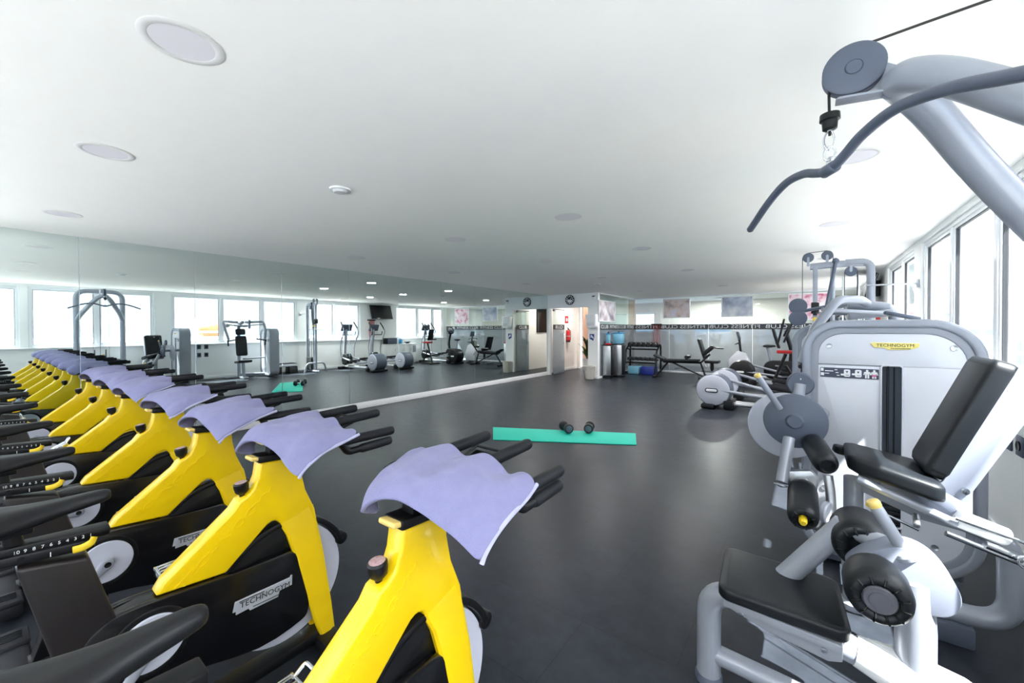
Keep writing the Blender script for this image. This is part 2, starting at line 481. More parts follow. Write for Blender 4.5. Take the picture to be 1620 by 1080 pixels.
# doorway wall at the far end of the mirror, with the corridor behind it
m = M()
m.box(((-6.9 - 6.74) / 2, YC + .07, H / 2), (.16, .14, H))
m.box(((-6.74 - 5.37) / 2, YC + .07, (2.16 + H) / 2), (1.37, .14, H - 2.16))
m.box(((-5.37 + XS) / 2, YC + .07, H / 2), (-5.37 * -1 + XS, .14, H))
struct('wall_door', m, K['wall'])
struct('baseboard_door', M().box(((-5.37 + XS) / 2, YC - .006, .045), (.34, .014, .09), bev=.003), K['white'])
m = M()
m.box((-7.06, 12.4, H / 2), (.12, 2.5, H)); m.box((-7.06, 13.62, H / 2), (.24, .16, H))
struct('wall_corridor_left', m, K['corr'])
struct('baseboard_corridor', M().box((-6.992, 12.4, .05), (.016, 2.4, .1), bev=.003), K['white'])
struct('wall_corridor_right', M().box((-5.3, 12.7, H / 2), (.1, 2.95, H)), K['corr'])
struct('wall_corridor_far', M().box((-6.8, 14.95, H / 2), (3.0, .1, H)), K['brownw'])
struct('wall_corridor_side', M().box((-7.6, 14.3, H / 2), (.9, .1, H)), K['corr'])

# glass partition at the back: clear above, lettering band, grey film below
def partition(name, p0, p1, n, nrm):
    """n panes between two floor points; nrm is the inward side"""
    p0, p1 = V(p0), V(p1); d = (p1 - p0); L = d.length; d.normalize(); ang = math.atan2(d.y, d.x)
    c = (p0 + p1) / 2
    m = M()
    m.box((c.x, c.y, H - .02), (L, .05, .04), (0, 0, ang), bev=.004); m.box((c.x, c.y, .03), (L, .05, .06), (0, 0, ang), bev=.004)
    r = struct(name, m, K['pvc'])
    for i in range(n):
        q = p0 + d * (L * (i + .5) / n)
        w = L / n - .006
        obj('glass_pane', M().box((q.x, q.y, (1.64 + H - .04) / 2), (w, .01, H - .04 - 1.64), (0, 0, ang)), K['paneint'], r, smooth=False)
        obj('filmed_pane', M().box((q.x, q.y, (.06 + 1.465) / 2), (w, .01, 1.405), (0, 0, ang)), K['panefilm'], r, smooth=False)
        obj('lettering_band', M().box((q.x, q.y, 1.5525), (w, .012, .173), (0, 0, ang)), K['film'], r, smooth=False)
    return r
wb = partition('wall_back', (XS, YB, 0), (XR, YB, 0), 5, (0, -1, 0))
for i in range(4):
    x = XS + .78 + i * 1.53
    text('band_lettering', 'CLUB  FITNESS', .155, K['paleink'], wb, basis((x, YB - .008, 1.552), (-1, 0, 0), (0, 0, 1)), .001, 1.45)
ws = partition('wall_side', (XS, YC + .14, 0), (XS, YB, 0), 3, (1, 0, 0))
for i in range(2):
    text('band_lettering', 'CLUB  FITNESS', .155, K['paleink'], ws, basis((XS + .008, YC + .95 + i * 1.5, 1.552), (0, 1, 0), (0, 0, 1)), .001, 1.45)
# hall behind the partition, with two daylit openings in its far wall
m = M(); yh = 17.1
xs = [(-8., -6.1), (-5.15, -3.74), (-2.3, 1.4)]
for a, b in xs: m.box(((a + b) / 2, yh + .05, H / 2), (b - a, .1, H))
for a, b in ((-6.1, -5.15), (-3.74, -2.3)):
    m.box(((a + b) / 2, yh + .05, .65), (b - a, .1, 1.3)); m.box(((a + b) / 2, yh + .05, (2.2 + H) / 2), (b - a, .1, H - 2.2))
m.box((1.3, 15.7, H / 2), (.1, 2.8, H))
struct('wall_hall', m, K['corr'])
window('window_9', -6.1, -5.15, [], 1.3, 2.2, yh + .05, 'x')
window('window_10', -3.74, -2.3, [], 1.3, 2.2, yh + .05, 'x')

# double glass door: both leaves swung open into the corridor
for n_, x, sx in ((1, -6.69, 1), (2, -5.42, -1)):
    y0, y1 = YC + .16, YC + .90; ym = (y0 + y1) / 2
    d1 = struct('door_%d' % n_, M().box((x, ym, 2.14), (.04, y1 - y0, .03), bev=.004).box((x, ym, .02), (.035, y1 - y0, .03), bev=.004).box((x, y0 + .05, 2.1), (.05, .1, .05), bev=.006), K['greyd'])
    obj('glass_pane', M().box((x, ym, 1.88), (.01, y1 - y0, .48)), K['paneint'], d1, smooth=False)
    obj('filmed_pane', M().box((x, ym, .747), (.01, y1 - y0, 1.43)), K['panefilm'], d1, smooth=False)
    obj('lettering_band', M().box((x, ym, 1.5525), (.012, y1 - y0, .173)), K['film'], d1, smooth=False)
    text('band_lettering', 'CLUB', .15, K['paleink'], d1, basis((x + sx * .0085, ym, 1.552), (0, -sx, 0), (0, 0, 1)), .001, 1.3)
    for s_ in (-1, 1):
        obj('door_handle', M().tube(fillet([(x, y1 - .09, 1.0), (x + s_ * .05, y1 - .09, 1.0), (x + s_ * .05, y1 - .09, 1.32), (x, y1 - .09, 1.32)], .02), .011, 8), K['chrome'], d1)

# ---------------------------------------------------------------- ceiling fittings
GRID = [(-1.9, .475, 'nearest round ceiling light, large at the top left of the photo'), (-3.435, .48, 'round ceiling light second in the row over the bikes, counted from the camera'),
        (-5.58, .49, 'round ceiling light over the bikes closest to the mirror wall'), (-1.87, 3.43, 'round ceiling light above the turquoise mat side of the room, central in the photo'),
        (-3.44, 3.47, 'round ceiling light midway between mat and mirror wall'), (-5.46, 3.43, 'round ceiling light close to the mirror above the fifth bike'),
        (-1.75, 11.3, 'round ceiling light over the sit-up bench by the partition'), (.24, 3.33, 'round ceiling light partly behind the hanging lat bar'), (.22, 5.34, 'round ceiling light near the window heads beyond the lat bar'),
        (-1.81, 5.39, 'round ceiling light above and beyond the pair of dumbbells'), (-3.39, 5.45, 'round ceiling light above the open floor between mat and mirror'),
        (-5.46, 5.47, 'thin round ceiling light close to the mirror, middle of the wall'), (-1.8, 7.88, 'round ceiling light over the elliptical trainers'),
        (-3.5, 7.9, 'round ceiling light over the open floor before the doorway'), (-5.46, 7.93, 'round ceiling light nearest the doorway along the mirror'),
        (-3.9, 11.4, 'bright round ceiling light in front of the glass partition'), (.24, 7.88, 'round ceiling light above the cable tower by the windows')]
proto = None
for x, y, lab in GRID:
    if proto is None:
        proto = thing('ceiling_light', lab, 'ceiling light', (x, y, H), 'flush round ceiling lights')
        obj('light_rim', M().lathe([(.1, 0), (.13, 0), (.132, -.0015), (.128, -.0035), (.104, -.005), (.1, -.003), (.1, 0)], (x, y, H), n=40), K['lampr'], proto)
        obj('light_diffuser', M().lathe([(0, -.003), (.1, -.003), (.1, 0), (0, 0)], (x, y, H), n=40), K['lit'], proto)
    else: dup(proto, (x, y, H), lab)
for i, (x, y, lab) in enumerate([(-2.91, 1.69, 'small round white smoke detector on the ceiling between the nearer lights'), (-4.1, 9.0, 'small round white smoke detector on the ceiling near the doorway wall')]):
    t = thing('smoke_detector', lab, 'smoke detector', (x, y, H), 'ceiling smoke detectors')
    obj('detector_base', M().lathe([(0, 0), (.078, 0), (.078, -.01), (.07, -.014), (0, -.014)], (x, y, H), n=32), K['white'], t)
    obj('detector_cap', M().lathe([(0, -.03), (.045, -.028), (.055, -.014), (0, -.014)], (x, y, H), n=32), K['lamp'], t)
# ================================================================ spin bikes (side profile measured as (y, z), bike axis along +y)
def arc(cy, cz, r, a0, a1, n=16):
    return [(cy + r * math.cos(R(a0 + (a1 - a0) * i / n)), cz + r * math.sin(R(a0 + (a1 - a0) * i / n))) for i in range(n + 1)]

def make_bike(label, group):
    t = thing('spin_bike', label, 'exercise bike', (0, .5, 0), group)
    P = lambda pts: [V((0, p[0], p[1])) for p in pts]
    # yellow frame: neck and diagonal are one beam, the front leg is a fork around the flywheel
    beam = [(.362, .566), (.385, .603), (.60, .78), (.622, .812), (.648, .822), (.672, .842), (.69, .885), (.699, .945), (.862, .934), (.866, .86), (.884, .775), (.925, .675), (.938, .60), (.80, .60), (.779, .655), (.765, .677), (.745, .683), (.725, .676), (.705, .66), (.575, .545)]
    m = M().prism(beam, 'x', -.036, .036, .011, 3)
    for sx in (-1, 1):                                  # fork legs flare outward around the flywheel
        leg = [[(.772, .66), (.922, .69), .012, .036], [(.80, .60), (.936, .60), .02, .046], [(.84, .45), (.957, .47), .028, .056], [(.905, .18), (.995, .2), .03, .058], [(.94, .075), (1.008, .088), .03, .058], [(.945, .062), (1.011, .066), .032, .056]]
        loops = []
        for a_, b_, x0, x1 in leg:
            c = .008
            L = [(x0, a_[0] + c, a_[1]), (x0 + c * .6, a_[0], a_[1]), (x1 - c, a_[0], a_[1]), (x1, a_[0] + c, a_[1]), (x1, b_[0] - c * 3.2, b_[1]), (x1 - c * 1.6, b_[0], b_[1]), (x0 + c * .6, b_[0], b_[1]), (x0, b_[0] - c, b_[1])]
            loops.append([V((sx * q[0], q[1], q[2])) for q in L])
        m._loops(loops)
    fr = obj('frame', m, K['yellow'], t, ang=32)
    dy, dz = (.62 - .40), (.795 - .615); L = math.hypot(dy, dz)
    for sx in (1, -1):
        x = V((0, dy, dz)) * sx
        text('embossed_lettering', 'TECHNOGYM', .036, K['yellow'], fr, basis((sx * .036, .588, .695), x, V((0, -dz, dy))), .002, 1.9)
    # flywheel
    m = M().lathe([(.0, -.012), (.17, -.012), (.185, -.017), (.25, -.017), (.252, -.012), (.252, .012), (.25, .017), (.185, .017), (.17, .012), (0, .012)], (0, .80, .38), (1, 0, 0), 64)
    fw = obj('flywheel', m, K['disc'], t, ang=30)
    obj('flywheel_hub', M().lathe([(0, -.03), (.05, -.03), (.06, -.022), (.168, -.013), (.168, .013), (.06, .022), (.05, .03), (0, .03)], (0, .80, .38), (1, 0, 0), 40), K['black'], fw)
    # arched guard over the wheel, with the rounded brake end in front
    g = arc(.80, .38, .284, 18, 160, 26); gi = arc(.80, .38, .258, 160, 18, 26)
    m = M().prism(g + gi, 'x', -.033, .033, .008)
    m.prism(arc(.80, .38, .262, 60, 158, 16) + [(.62, .5), (.86, .53)], 'x', -.024, .024, .002)
    m.cyl((-.03, 1.06, .475), (.03, 1.06, .475), .03, bev=.008)
    obj('wheel_guard', m, K['black'], t)
    # black belt shroud
    body = [(.17, .40), (.172, .475), (.2, .53), (.25, .56), (.31, .566), (.42, .558), (.58, .542), (.74, .533), (.815, .525), (.86, .46), (.886, .30), (.884, .235), (.85, .2), (.68, .185), (.44, .25), (.28, .28), (.2, .33)]
    m = M().prism(catmull([V((p[0], p[1], 0)) for p in body], 3, True) and [(q.x, q.y) for q in catmull([V((p[0], p[1], 0)) for p in body], 3, True)], 'x', .026, .052, .008)
    m.prism([(q.x, q.y) for q in catmull([V((p[0], p[1], 0)) for p in body], 3, True)], 'x', -.052, -.026, .008)
    m.prism([(.17, .40), (.172, .475), (.2, .535), (.25, .555), (.32, .562), (.42, .554), (.53, .545), (.53, .25), (.28, .28), (.2, .33)], 'x', -.03, .03)
    sh = obj('belt_shroud', m, K['blackg'], t)
    for sx in (-1, 1):
        a = arc(.347, .425, .112, 0, 360, 40)[:-1]; b = arc(.347, .425, .098, 0, 360, 40)[:-1]
        obj('crank_recess', M().ring(a, b, 'x', sx * .05, sx * .058, .002), K['black'], t)
    # stepped nameplate with lettering
    c0 = V((0, .70, .395)); ex = V((0, .996, -.04)).normalized()
    for sx in (1, -1):
        e = ex; n = V((0, .04, .996)).normalized(); hw = .112
        pl = [(-hw, -.012), (-hw * .94, .027), (hw * .92, .03), (hw * .93, .037), (hw, .037), (hw, -.006), (hw * .55, -.008), (hw * .5, -.031), (-hw * .45, -.033), (-hw * .5, -.031 + .008), (-hw * .9, -.026), (-hw * .9, -.012)]
        m = M().prism([((c0 + e * (p[0]) + n * p[1]).y, (c0 + e * (p[0]) + n * p[1]).z) for p in pl], 'x', sx * .0505, sx * .0545, .001, 1)
        npl = obj('nameplate', m, K['nameplate'], t)
        text('nameplate_lettering', 'TECHNOGYM', .0305, K['ink'], npl, basis(c0 + ex * .008 + V((sx * .0548, 0, .003)), e * sx, n), .0006, 1.0, .0003)
        obj('nameplate_bar', M().box(c0 + n * .0195 - e * .045 + V((sx * .0548, 0, 0)), (.001, .09, .0035), (R(-2.3), 0, 0)), K['ink'], npl)
        obj('nameplate_underline', M().box(c0 - n * .022 + e * .01 + V((sx * .0548, 0, 0)), (.001, .1, .003), (R(-2.3), 0, 0)), K['ink'], npl)
    # cranks: pale disc, arm and cage pedal on each side
    for sx, ang in ((1, -128), (-1, 52)):
        m = M().lathe([(0, 0), (.083, 0), (.092, .003), (.094, .009), (.09, .014), (.0, .017)], (sx * .052, .347, .425), (sx, 0, 0), 48)
        cr = obj('crank_cover', m, K['disc'], t)
        d = V((0, math.cos(R(ang)), math.sin(R(ang)))); o = V((sx * .082, .347, .425)); L = .17
        m = M().tube([o - d * .026, o - d * .02, o, o + d * .05, o + d * (L - .02), o + d * (L + .01), o + d * (L + .018)], [.008, .018, .028, .02, .015, .017, .008], 14, flat=None)
        for v in m.bm.verts: v.co.x = o.x + (v.co.x - o.x) * .42
        m.box(o + d * .09 + V((sx * .0065, 0, 0)), (.002, .1, .008), (R(ang), 0, 0), .001)
        m.lathe([(0, .0), (.0195, 0), (.0195, .004), (.012, .005), (0, .003)], o + V((sx * .0112, 0, 0)), (sx, 0, 0), 20)
        arm = obj('crank_arm', m, K['silverd'], t, org=o)
        obj('axle_bolt', M().lathe([(0, .0), (.012, 0), (.012, .004), (.006, .002), (0, .002)], o + V((sx * .0155, 0, 0)), (sx, 0, 0), 16), K['black'], arm)
        e = o + d * L; a = V((sx, 0, 0))
        m = M().cyl(e, e + a * .1, .009)
        m.box(e + a * .06, (.07, .05, .022), bev=.006)
        for q in (.022, .1): m.box(e + a * q, (.007, .1, .03), bev=.003)
        for q in (-.046, .046): m.box(e + a * .062 + V((0, q, 0)), (.086, .009, .03), bev=.003)
        for q in (.04, .062, .084): m.box(e + a * q + V((0, .0, .014)), (.006, .084, .012), bev=.002)
        m.tube(fillet([e + a * .036 + V((0, .046, .01)), e + a * .036 + V((0, .078, .03)), e + a * .088 + V((0, .078, .03)), e + a * .088 + V((0, .046, .01))], .012), .006, 8)
        obj('pedal', m, K['chrome'], arm)
    # base
    m = M().box((0, .965, .048), (.56, .1, .07), bev=.018).box((0, .52, .07), (.09, .9, .05), bev=.012).prism([(.2, .34), (.36, .28), (.34, .08), (.12, .08)], 'x', -.04, .04, .008)
    for sx in (-1, 1): m.cyl((sx * .2, .965, 0), (sx * .2, .965, .03), .03, n=16)
    obj('front_foot', m, K['black'], t)
    m = M().box((0, .075, .06), (.58, .11, .075), bev=.02)
    for sx in (-1, 1):
        m.box((sx * .215, .07, .1), (.15, .125, .03), bev=.014)
        for i in range(5): m.box((sx * .215 - .03 + i * .015, .07, .117), (.005, .08, .006), bev=.0015)
        m.cyl((sx * .2, .075, 0), (sx * .2, .075, .03), .03, n=16)
    obj('rear_foot', m, K['rubber'], t)
    # seat post, slider with numerals, lever, saddle
    top0, top1 = (.058, .815), (.205, .785); b0, b1 = (.135, .46), (.29, .46)
    m = M().prism([top0, top1, b1, b0], 'x', -.048, .048, .01, 3)
    obj('seat_post', m, K['post'], t)
    m = M().box((0, .12, .832), (.088, .2, .03), (R(-6), 0, 0), .006).box((0, .075, .858), (.06, .36, .03), (R(-4), 0, 0), .006).cyl((-.047, .07, .838), (.047, .07, .838), .009)
    sl = obj('seat_slider', m, K['black'], t)
    for sx in (1, -1):
        for i in range(10):
            text('slider_numerals', str(i + 1), .0135, K['paleink'], sl, basis((sx * .0305, .21 - i * .0165, .8475 + i * .0011), (0, sx, 0), (0, 0, 1)), .0005)
    text('slider_numerals', '1', .02, K['paleink'], sl, basis((.0445, .125, .828), (0, 1, 0), (0, 0, 1)), .0005)
    m = M().tube(catmull([(.046, .17, .822), (.052, .19, .824), (.054, .208, .832), (.05, .216, .846)], 5), .008, 10, flat=(.011, .005), up=(0, 0, 1))
    obj('slider_lever', m, K['ytip'], t)
    m = M().cyl((0, .06, .86), (0, .05, .925), .02).box((0, .06, .915), (.05, .07, .03), bev=.006)
    for sx in (-1, 1): m.tube(catmull([(sx * .012, .2, .945), (sx * .018, .12, .925), (sx * .022, .02, .922), (sx * .03, -.05, .945)], 5), .0045, 8)
    obj('saddle_clamp', m, K['black'], t)
    prof = [(.262, .008, .966, .02), (.255, .02, .974, .034), (.235, .027, .979, .042), (.18, .033, .981, .05), (.12, .046, .981, .055), (.06, .075, .984, .06), (.01, .105, .99, .06), (-.04, .122, .998, .055), (-.075, .118, 1.003, .045), (-.098, .095, 1.0, .03), (-.108, .06, .994, .014)]
    rows = []
    for y, hw, zt, th in prof:
        row = []
        for j in range(20):
            a = 2 * PI * j / 20; cx, sz = math.cos(a), math.sin(a)
            x = hw * math.copysign(abs(cx) ** .75, cx)
            z = zt - th / 2 + (th / 2) * math.copysign(abs(sz) ** .8, sz)
            if sz > 0: z -= .018 * (x / max(hw, .02)) ** 2 * min(1, hw / .06) + (.007 * math.exp(-(x / .016) ** 2) if y > -.08 and y < .2 else 0)
            else: z -= .02 * (abs(x) / max(hw, .02)) ** 2 * min(1, hw / .08)
            row.append(V((x, y, z)))
        rows.append(row)
    m = M(); m._loops(rows)
    sd = obj('saddle', m, K['saddle'], t, ang=60)
    sm = sd.modifiers.new('smooth', 'SUBSURF'); sm.levels = 1; sm.render_levels = 1
    # brake knob
    m = M().cyl((0, .648, .79), (0, .642, .835), .011, n=12).lathe([(0, 0), (.013, 0), (.024, .012), (.027, .03), (.027, .044), (.022, .05), (0, .05)], (0, .644, .826), (0, -.12, 1), 24)
    kn = obj('brake_knob', m, K['black'], t)
    obj('knob_cap', M().lathe([(0, .052), (.017, .052), (.022, .05), (.022, .047), (0, .047)], (0, .644, .826), (0, -.12, 1), 24), mat_cap, kn)
    # handlebar post
    m = M().box((0, .775, .953), (.085, .17, .028), (R(-4), 0, 0), .006).box((0, .79, .985), (.05, .1, .06), (R(-8), 0, 0), .005).box((0, .81, 1.018), (.075, .15, .03), (R(-3), 0, 0), .006)
    for q in (.765, .785): m.cyl((-.045, q, .99), (.045, q, .99), .006, n=10)
    hp = obj('handlebar_post', m, K['black'], t)
    for z, y in ((.962, .687), (1.022, .725)):
        obj('adjust_lever', M().box((0, y, z), (.07, .045, .016), (R(-10), 0, 0), .006, 3), K['yellow2'], t)
    # handlebar: two outer grips doubled below, two inner grips
    m = M().tube(fillet([(-.245, 1.0, 1.012), (-.245, .82, 1.02), (.245, .82, 1.02), (.245, 1.0, 1.012)], .07, 8), .017, 12)
    for sx in (-1, 1):
        m.tube(fillet([(sx * .05, .83, 1.02), (sx * .09, .9, 1.062), (sx * .1, 1.05, 1.066)], .05), .014, 12)
        m.tube(fillet([(sx * .245, .93, 1.012), (sx * .25, .96, .965), (sx * .25, 1.05, .966)], .03), .016, 12)
    m.box((0, .85, 1.03), (.16, .1, .03), bev=.01)
    hb = obj('handlebar', m, K['black'], t)
    for sx in (-1, 1):
        obj('grip', M().tube([(sx * .245, .93, 1.013), (sx * .245, .94, 1.014), (sx * .245, 1.185, 1.012), (sx * .245, 1.197, 1.012), (sx * .245, 1.201, 1.012)], [.017, .0205, .0205, .018, .01], 16), K['rubber'], t)
        obj('grip', M().tube([(sx * .1, .97, 1.066), (sx * .1, .98, 1.067), (sx * .1, 1.205, 1.074), (sx * .1, 1.217, 1.074), (sx * .1, 1.221, 1.074)], [.015, .0205, .0205, .018, .01], 16), K['rubber'], t)
        obj('grip', M().tube([(sx * .25, 1.02, .965), (sx * .25, 1.03, .965), (sx * .25, 1.17, .968), (sx * .25, 1.18, .968), (sx * .25, 1.185, .968)], [.017, .02, .02, .018, .01], 16), K['rubber'], t)
        obj('elbow_pad', M().ell((sx * .165, 1.0, 1.005), (.045, .07, .028), 16, 8), K['rubber'], t)
    m = M().box((0, 1.06, 1.03), (.13, .11, .012), (R(16), 0, 0), .004)
    for a, b in (((-.065, 1.02, 1.035), (-.065, 1.115, 1.062)), ((.065, 1.02, 1.035), (.065, 1.115, 1.062)), ((-.065, 1.115, 1.062), (.065, 1.115, 1.062))): m.cyl(a, b, .005, n=8)
    m.cyl((0, .9, 1.03), (0, 1.06, 1.02), .014)
    obj('tablet_holder', m, K['black'], t)
    return t
mat_cap = mat('worn red knob emblem', (150, 60, 66), .3, rgb2=(205, 196, 198), vscale=160)

BX = [-.93, -1.86, -2.664, -3.534, -4.492, -5.354, -6.23]
BL = ['yellow spin bike nearest the camera, its frame cut off by the bottom edge', 'yellow spin bike second from the camera, whole black shroud and silver nameplate in view', 'yellow spin bike third from the camera in the row',
      'yellow spin bike fourth from the camera, middle of the row of seven', 'yellow spin bike fifth from the camera, third from the mirror wall', 'yellow spin bike sixth from the camera, next to last before the mirror', 'yellow spin bike standing right against the mirror wall']
bike0 = make_bike(BL[0], 'row of yellow spin bikes'); bike0.location = (BX[0], .5, 0)
for i in range(1, 7):
    b = dup(bike0, (BX[i], .5, 0), BL[i])
    a = R([0, 0, -6, -52, 30, -20, 70][i])
    for ch in b.children:
        if ch.name.startswith('crank_arm'):
            ch.rotation_euler = (a, 0, 0)

# ---------------------------------------------------------------- towels over the handlebars
FOLDS = bpy.data.textures.new('folds', 'CLOUDS'); FOLDS.noise_scale = .11; FOLDS.noise_depth = 1
def towel(i, xc, label):
    rnd = random.Random(11 + i)
    j = lambda s: (rnd.random() - .5) * 2 * s * (0 if i == 0 else 1)
    # rows run from the front hem to the rear hem, columns from the far side to the near hem (x, y, z)
    base = [
        [(-.262, .985, 1.012), (-.243, 1.0, 1.056), (-.175, 1.0, 1.012), (-.1, 1.005, 1.112), (0, .98, 1.028), (.1, .995, 1.11), (.175, .975, 1.012), (.243, .985, 1.058), (.285, .985, 1.04)],
        [(-.266, .93, 1.0), (-.243, .93, 1.054), (-.175, .93, 1.03), (-.1, .93, 1.106), (0, .93, 1.052), (.1, .93, 1.104), (.175, .93, 1.036), (.243, .925, 1.058), (.292, .92, 1.02)],
        [(-.245, .86, .995), (-.205, .86, 1.05), (-.15, .86, 1.05), (-.095, .86, 1.086), (0, .86, 1.072), (.1, .86, 1.084), (.175, .86, 1.058), (.243, .85, 1.052), (.296, .84, .998)],
        [(-.195, .79, .985), (-.17, .785, 1.036), (-.13, .78, 1.055), (-.08, .785, 1.07), (0, .79, 1.066), (.09, .79, 1.062), (.17, .79, 1.05), (.238, .79, 1.018), (.294, .785, .972)],
        [(-.145, .74, .97), (-.135, .71, 1.018), (-.11, .695, 1.044), (-.065, .70, 1.06), (0, .72, 1.054), (.085, .735, 1.036), (.165, .74, 1.013), (.234, .745, .982), (.292, .745, .946)],
        [(-.105, .73, .945), (-.11, .685, .955), (-.1, .655, .975), (-.055, .66, 1.012), (0, .69, 1.028), (.085, .71, 1.01), (.16, .72, .982), (.23, .728, .954), (.29, .73, .926)]]
    rows = []
    for r, row in enumerate(base):
        out = []
        for c, (x, y, z) in enumerate(row):
            k = 0 if r < 2 and c in (1, 3, 5, 7) else 1
            out.append(V((xc + x + j(.006), y + j(.012), z + k * abs(j(.008)) + .004 * math.sin(c * 2.1 + r * 1.3 + i))))
        rows.append(out)
    m = M().grid(rows)
    me = m.mesh(K['towel'], (xc, .85, 1.0), True, 80)
    o = bpy.data.objects.new('towel', me); COL.objects.link(o); o.location = (xc, .85, 1.0); me.name = 'towel'
    a = o.modifiers.new('drape', 'SUBSURF'); a.levels = 3; a.render_levels = 3
    c = o.modifiers.new('folds', 'DISPLACE'); c.texture = FOLDS; c.strength = .02; c.mid_level = .42; c.texture_coords = 'GLOBAL'
    b = o.modifiers.new('cloth', 'SOLIDIFY'); b.thickness = .011; b.offset = 1
    tag(o, label, 'towel', 'lilac towels on the bikes')
    rows2 = [r[-1] for r in rows]
    pts = catmull([V(p) for p in rows2], 6)
    h = M().tube([p + V((.003, 0, .003)) for p in pts], .0065, 8)
    hm = obj('towel_hem', h, K['hem'], o)
    return o
K['hem'] = mat('pale towel hem', (196, 196, 226), .95, bump=.8, bscale=500)
TL = ['lilac towel over the handlebar of the bike nearest the camera', 'lilac towel over the handlebar of the second bike from the camera', 'lilac towel over the handlebar of the third bike from the camera', 'lilac towel on the fourth bike from the camera',
      'lilac towel on the fifth bike from the camera', 'lilac towel on the sixth bike, next to last before the mirror', 'lilac towel on the bike against the mirror wall']
for i in range(7): towel(i, BX[i], TL[i])

# ---------------------------------------------------------------- exercise mat and two dumbbells
mc = [V((-3.83, 4.66, 0)), V((-3.40, 4.14, 0)), V((-1.76, 5.04, 0)), V((-1.96, 5.58, 0))]
m = M().prism([(p.x, p.y) for p in mc], 'z', .001, .012, .004)
tag(obj('exercise_mat', m, K['mat']), 'turquoise exercise mat on the open floor under two dumbbells', 'mat')
def dumbbell(label, p, q):
    p, q = V(p), V(q); r = .068
    t = thing('dumbbell', label, 'dumbbell', ((p.x + q.x) / 2, (p.y + q.y) / 2, .012), 'pair of dumbbells on the mat')
    d = (q - p).normalized()
    obj('handle', M().cyl(p, q, .016, n=16), K['chrome'], t)
    for a, s in ((p, -1), (q, 1)):
        h = obj('weight_head', M().lathe([(0, 0), (.05, 0), (r * .92, .008), (r, .02), (r, .055), (r * .94, .066), (.05, .07), (.046, .066), (0, .066)], a - d * s * .02, d * s, 28), K['plate'], t)
        obj('head_face', M().lathe([(0, .068), (.044, .068), (.046, .0665), (0, .0665)], a - d * s * .02, d * s, 28), K['greyd'], h)
    return t
dumbbell('left dumbbell of the pair, lying askew with its chrome handle showing on the mat', (-2.86, 5.12, .08), (-2.74, 5.02, .08))
dumbbell('right dumbbell of the pair, seen end-on on the mat', (-2.55, 5.33, .08), (-2.505, 5.2, .08))
# ================================================================ strength machines along the window side
def roller(name, t, p, q, r, end=None, core=None, puckers=0):
    """foam roller from p to q; the end at p is gathered round a disc"""
    p, q = V(p), V(q); L = (q - p).length; d = (q - p).normalized()
    m = M().lathe([(0, .022), (r * .45, .022), (r * .5, .012), (r * .62, .0), (r * .8, .004), (r * .93, .018), (r, .045), (r * 1.0, L - .045), (r * .93, L - .016), (r * .75, L), (0, L)], p, d, 36)
    o = obj(name, m, K['vinyl'], t, ang=70)
    if puckers:
        u = (V((0, 0, 1)) - d * d.z).normalized(); b = d.cross(u); g = M()
        for k in range(puckers):
            a = 2 * PI * k / puckers + .2
            e = u * math.cos(a) + b * math.sin(a)
            g.tube([p + e * r * .5 + d * .01, p + e * r * .64 - d * .001, p + e * r * .82 + d * .004], .0035, 6)
        obj('seam_puckers', g, K['black'], o)
    if end:
        obj('end_disc', M().lathe([(0, 0), (r * .3, 0), (r * .31, .003), (r * .45, .003), (r * .5, .008), (r * .5, .03), (0, .03)], p - d * .002, d, 32), end, o)
    if core:
        obj('end_cap', M().lathe([(0, -.022), (r * .2, -.02), (r * .27, -.008), (r * .27, .02), (0, .02)], p, d, 20), core, o)
    return o

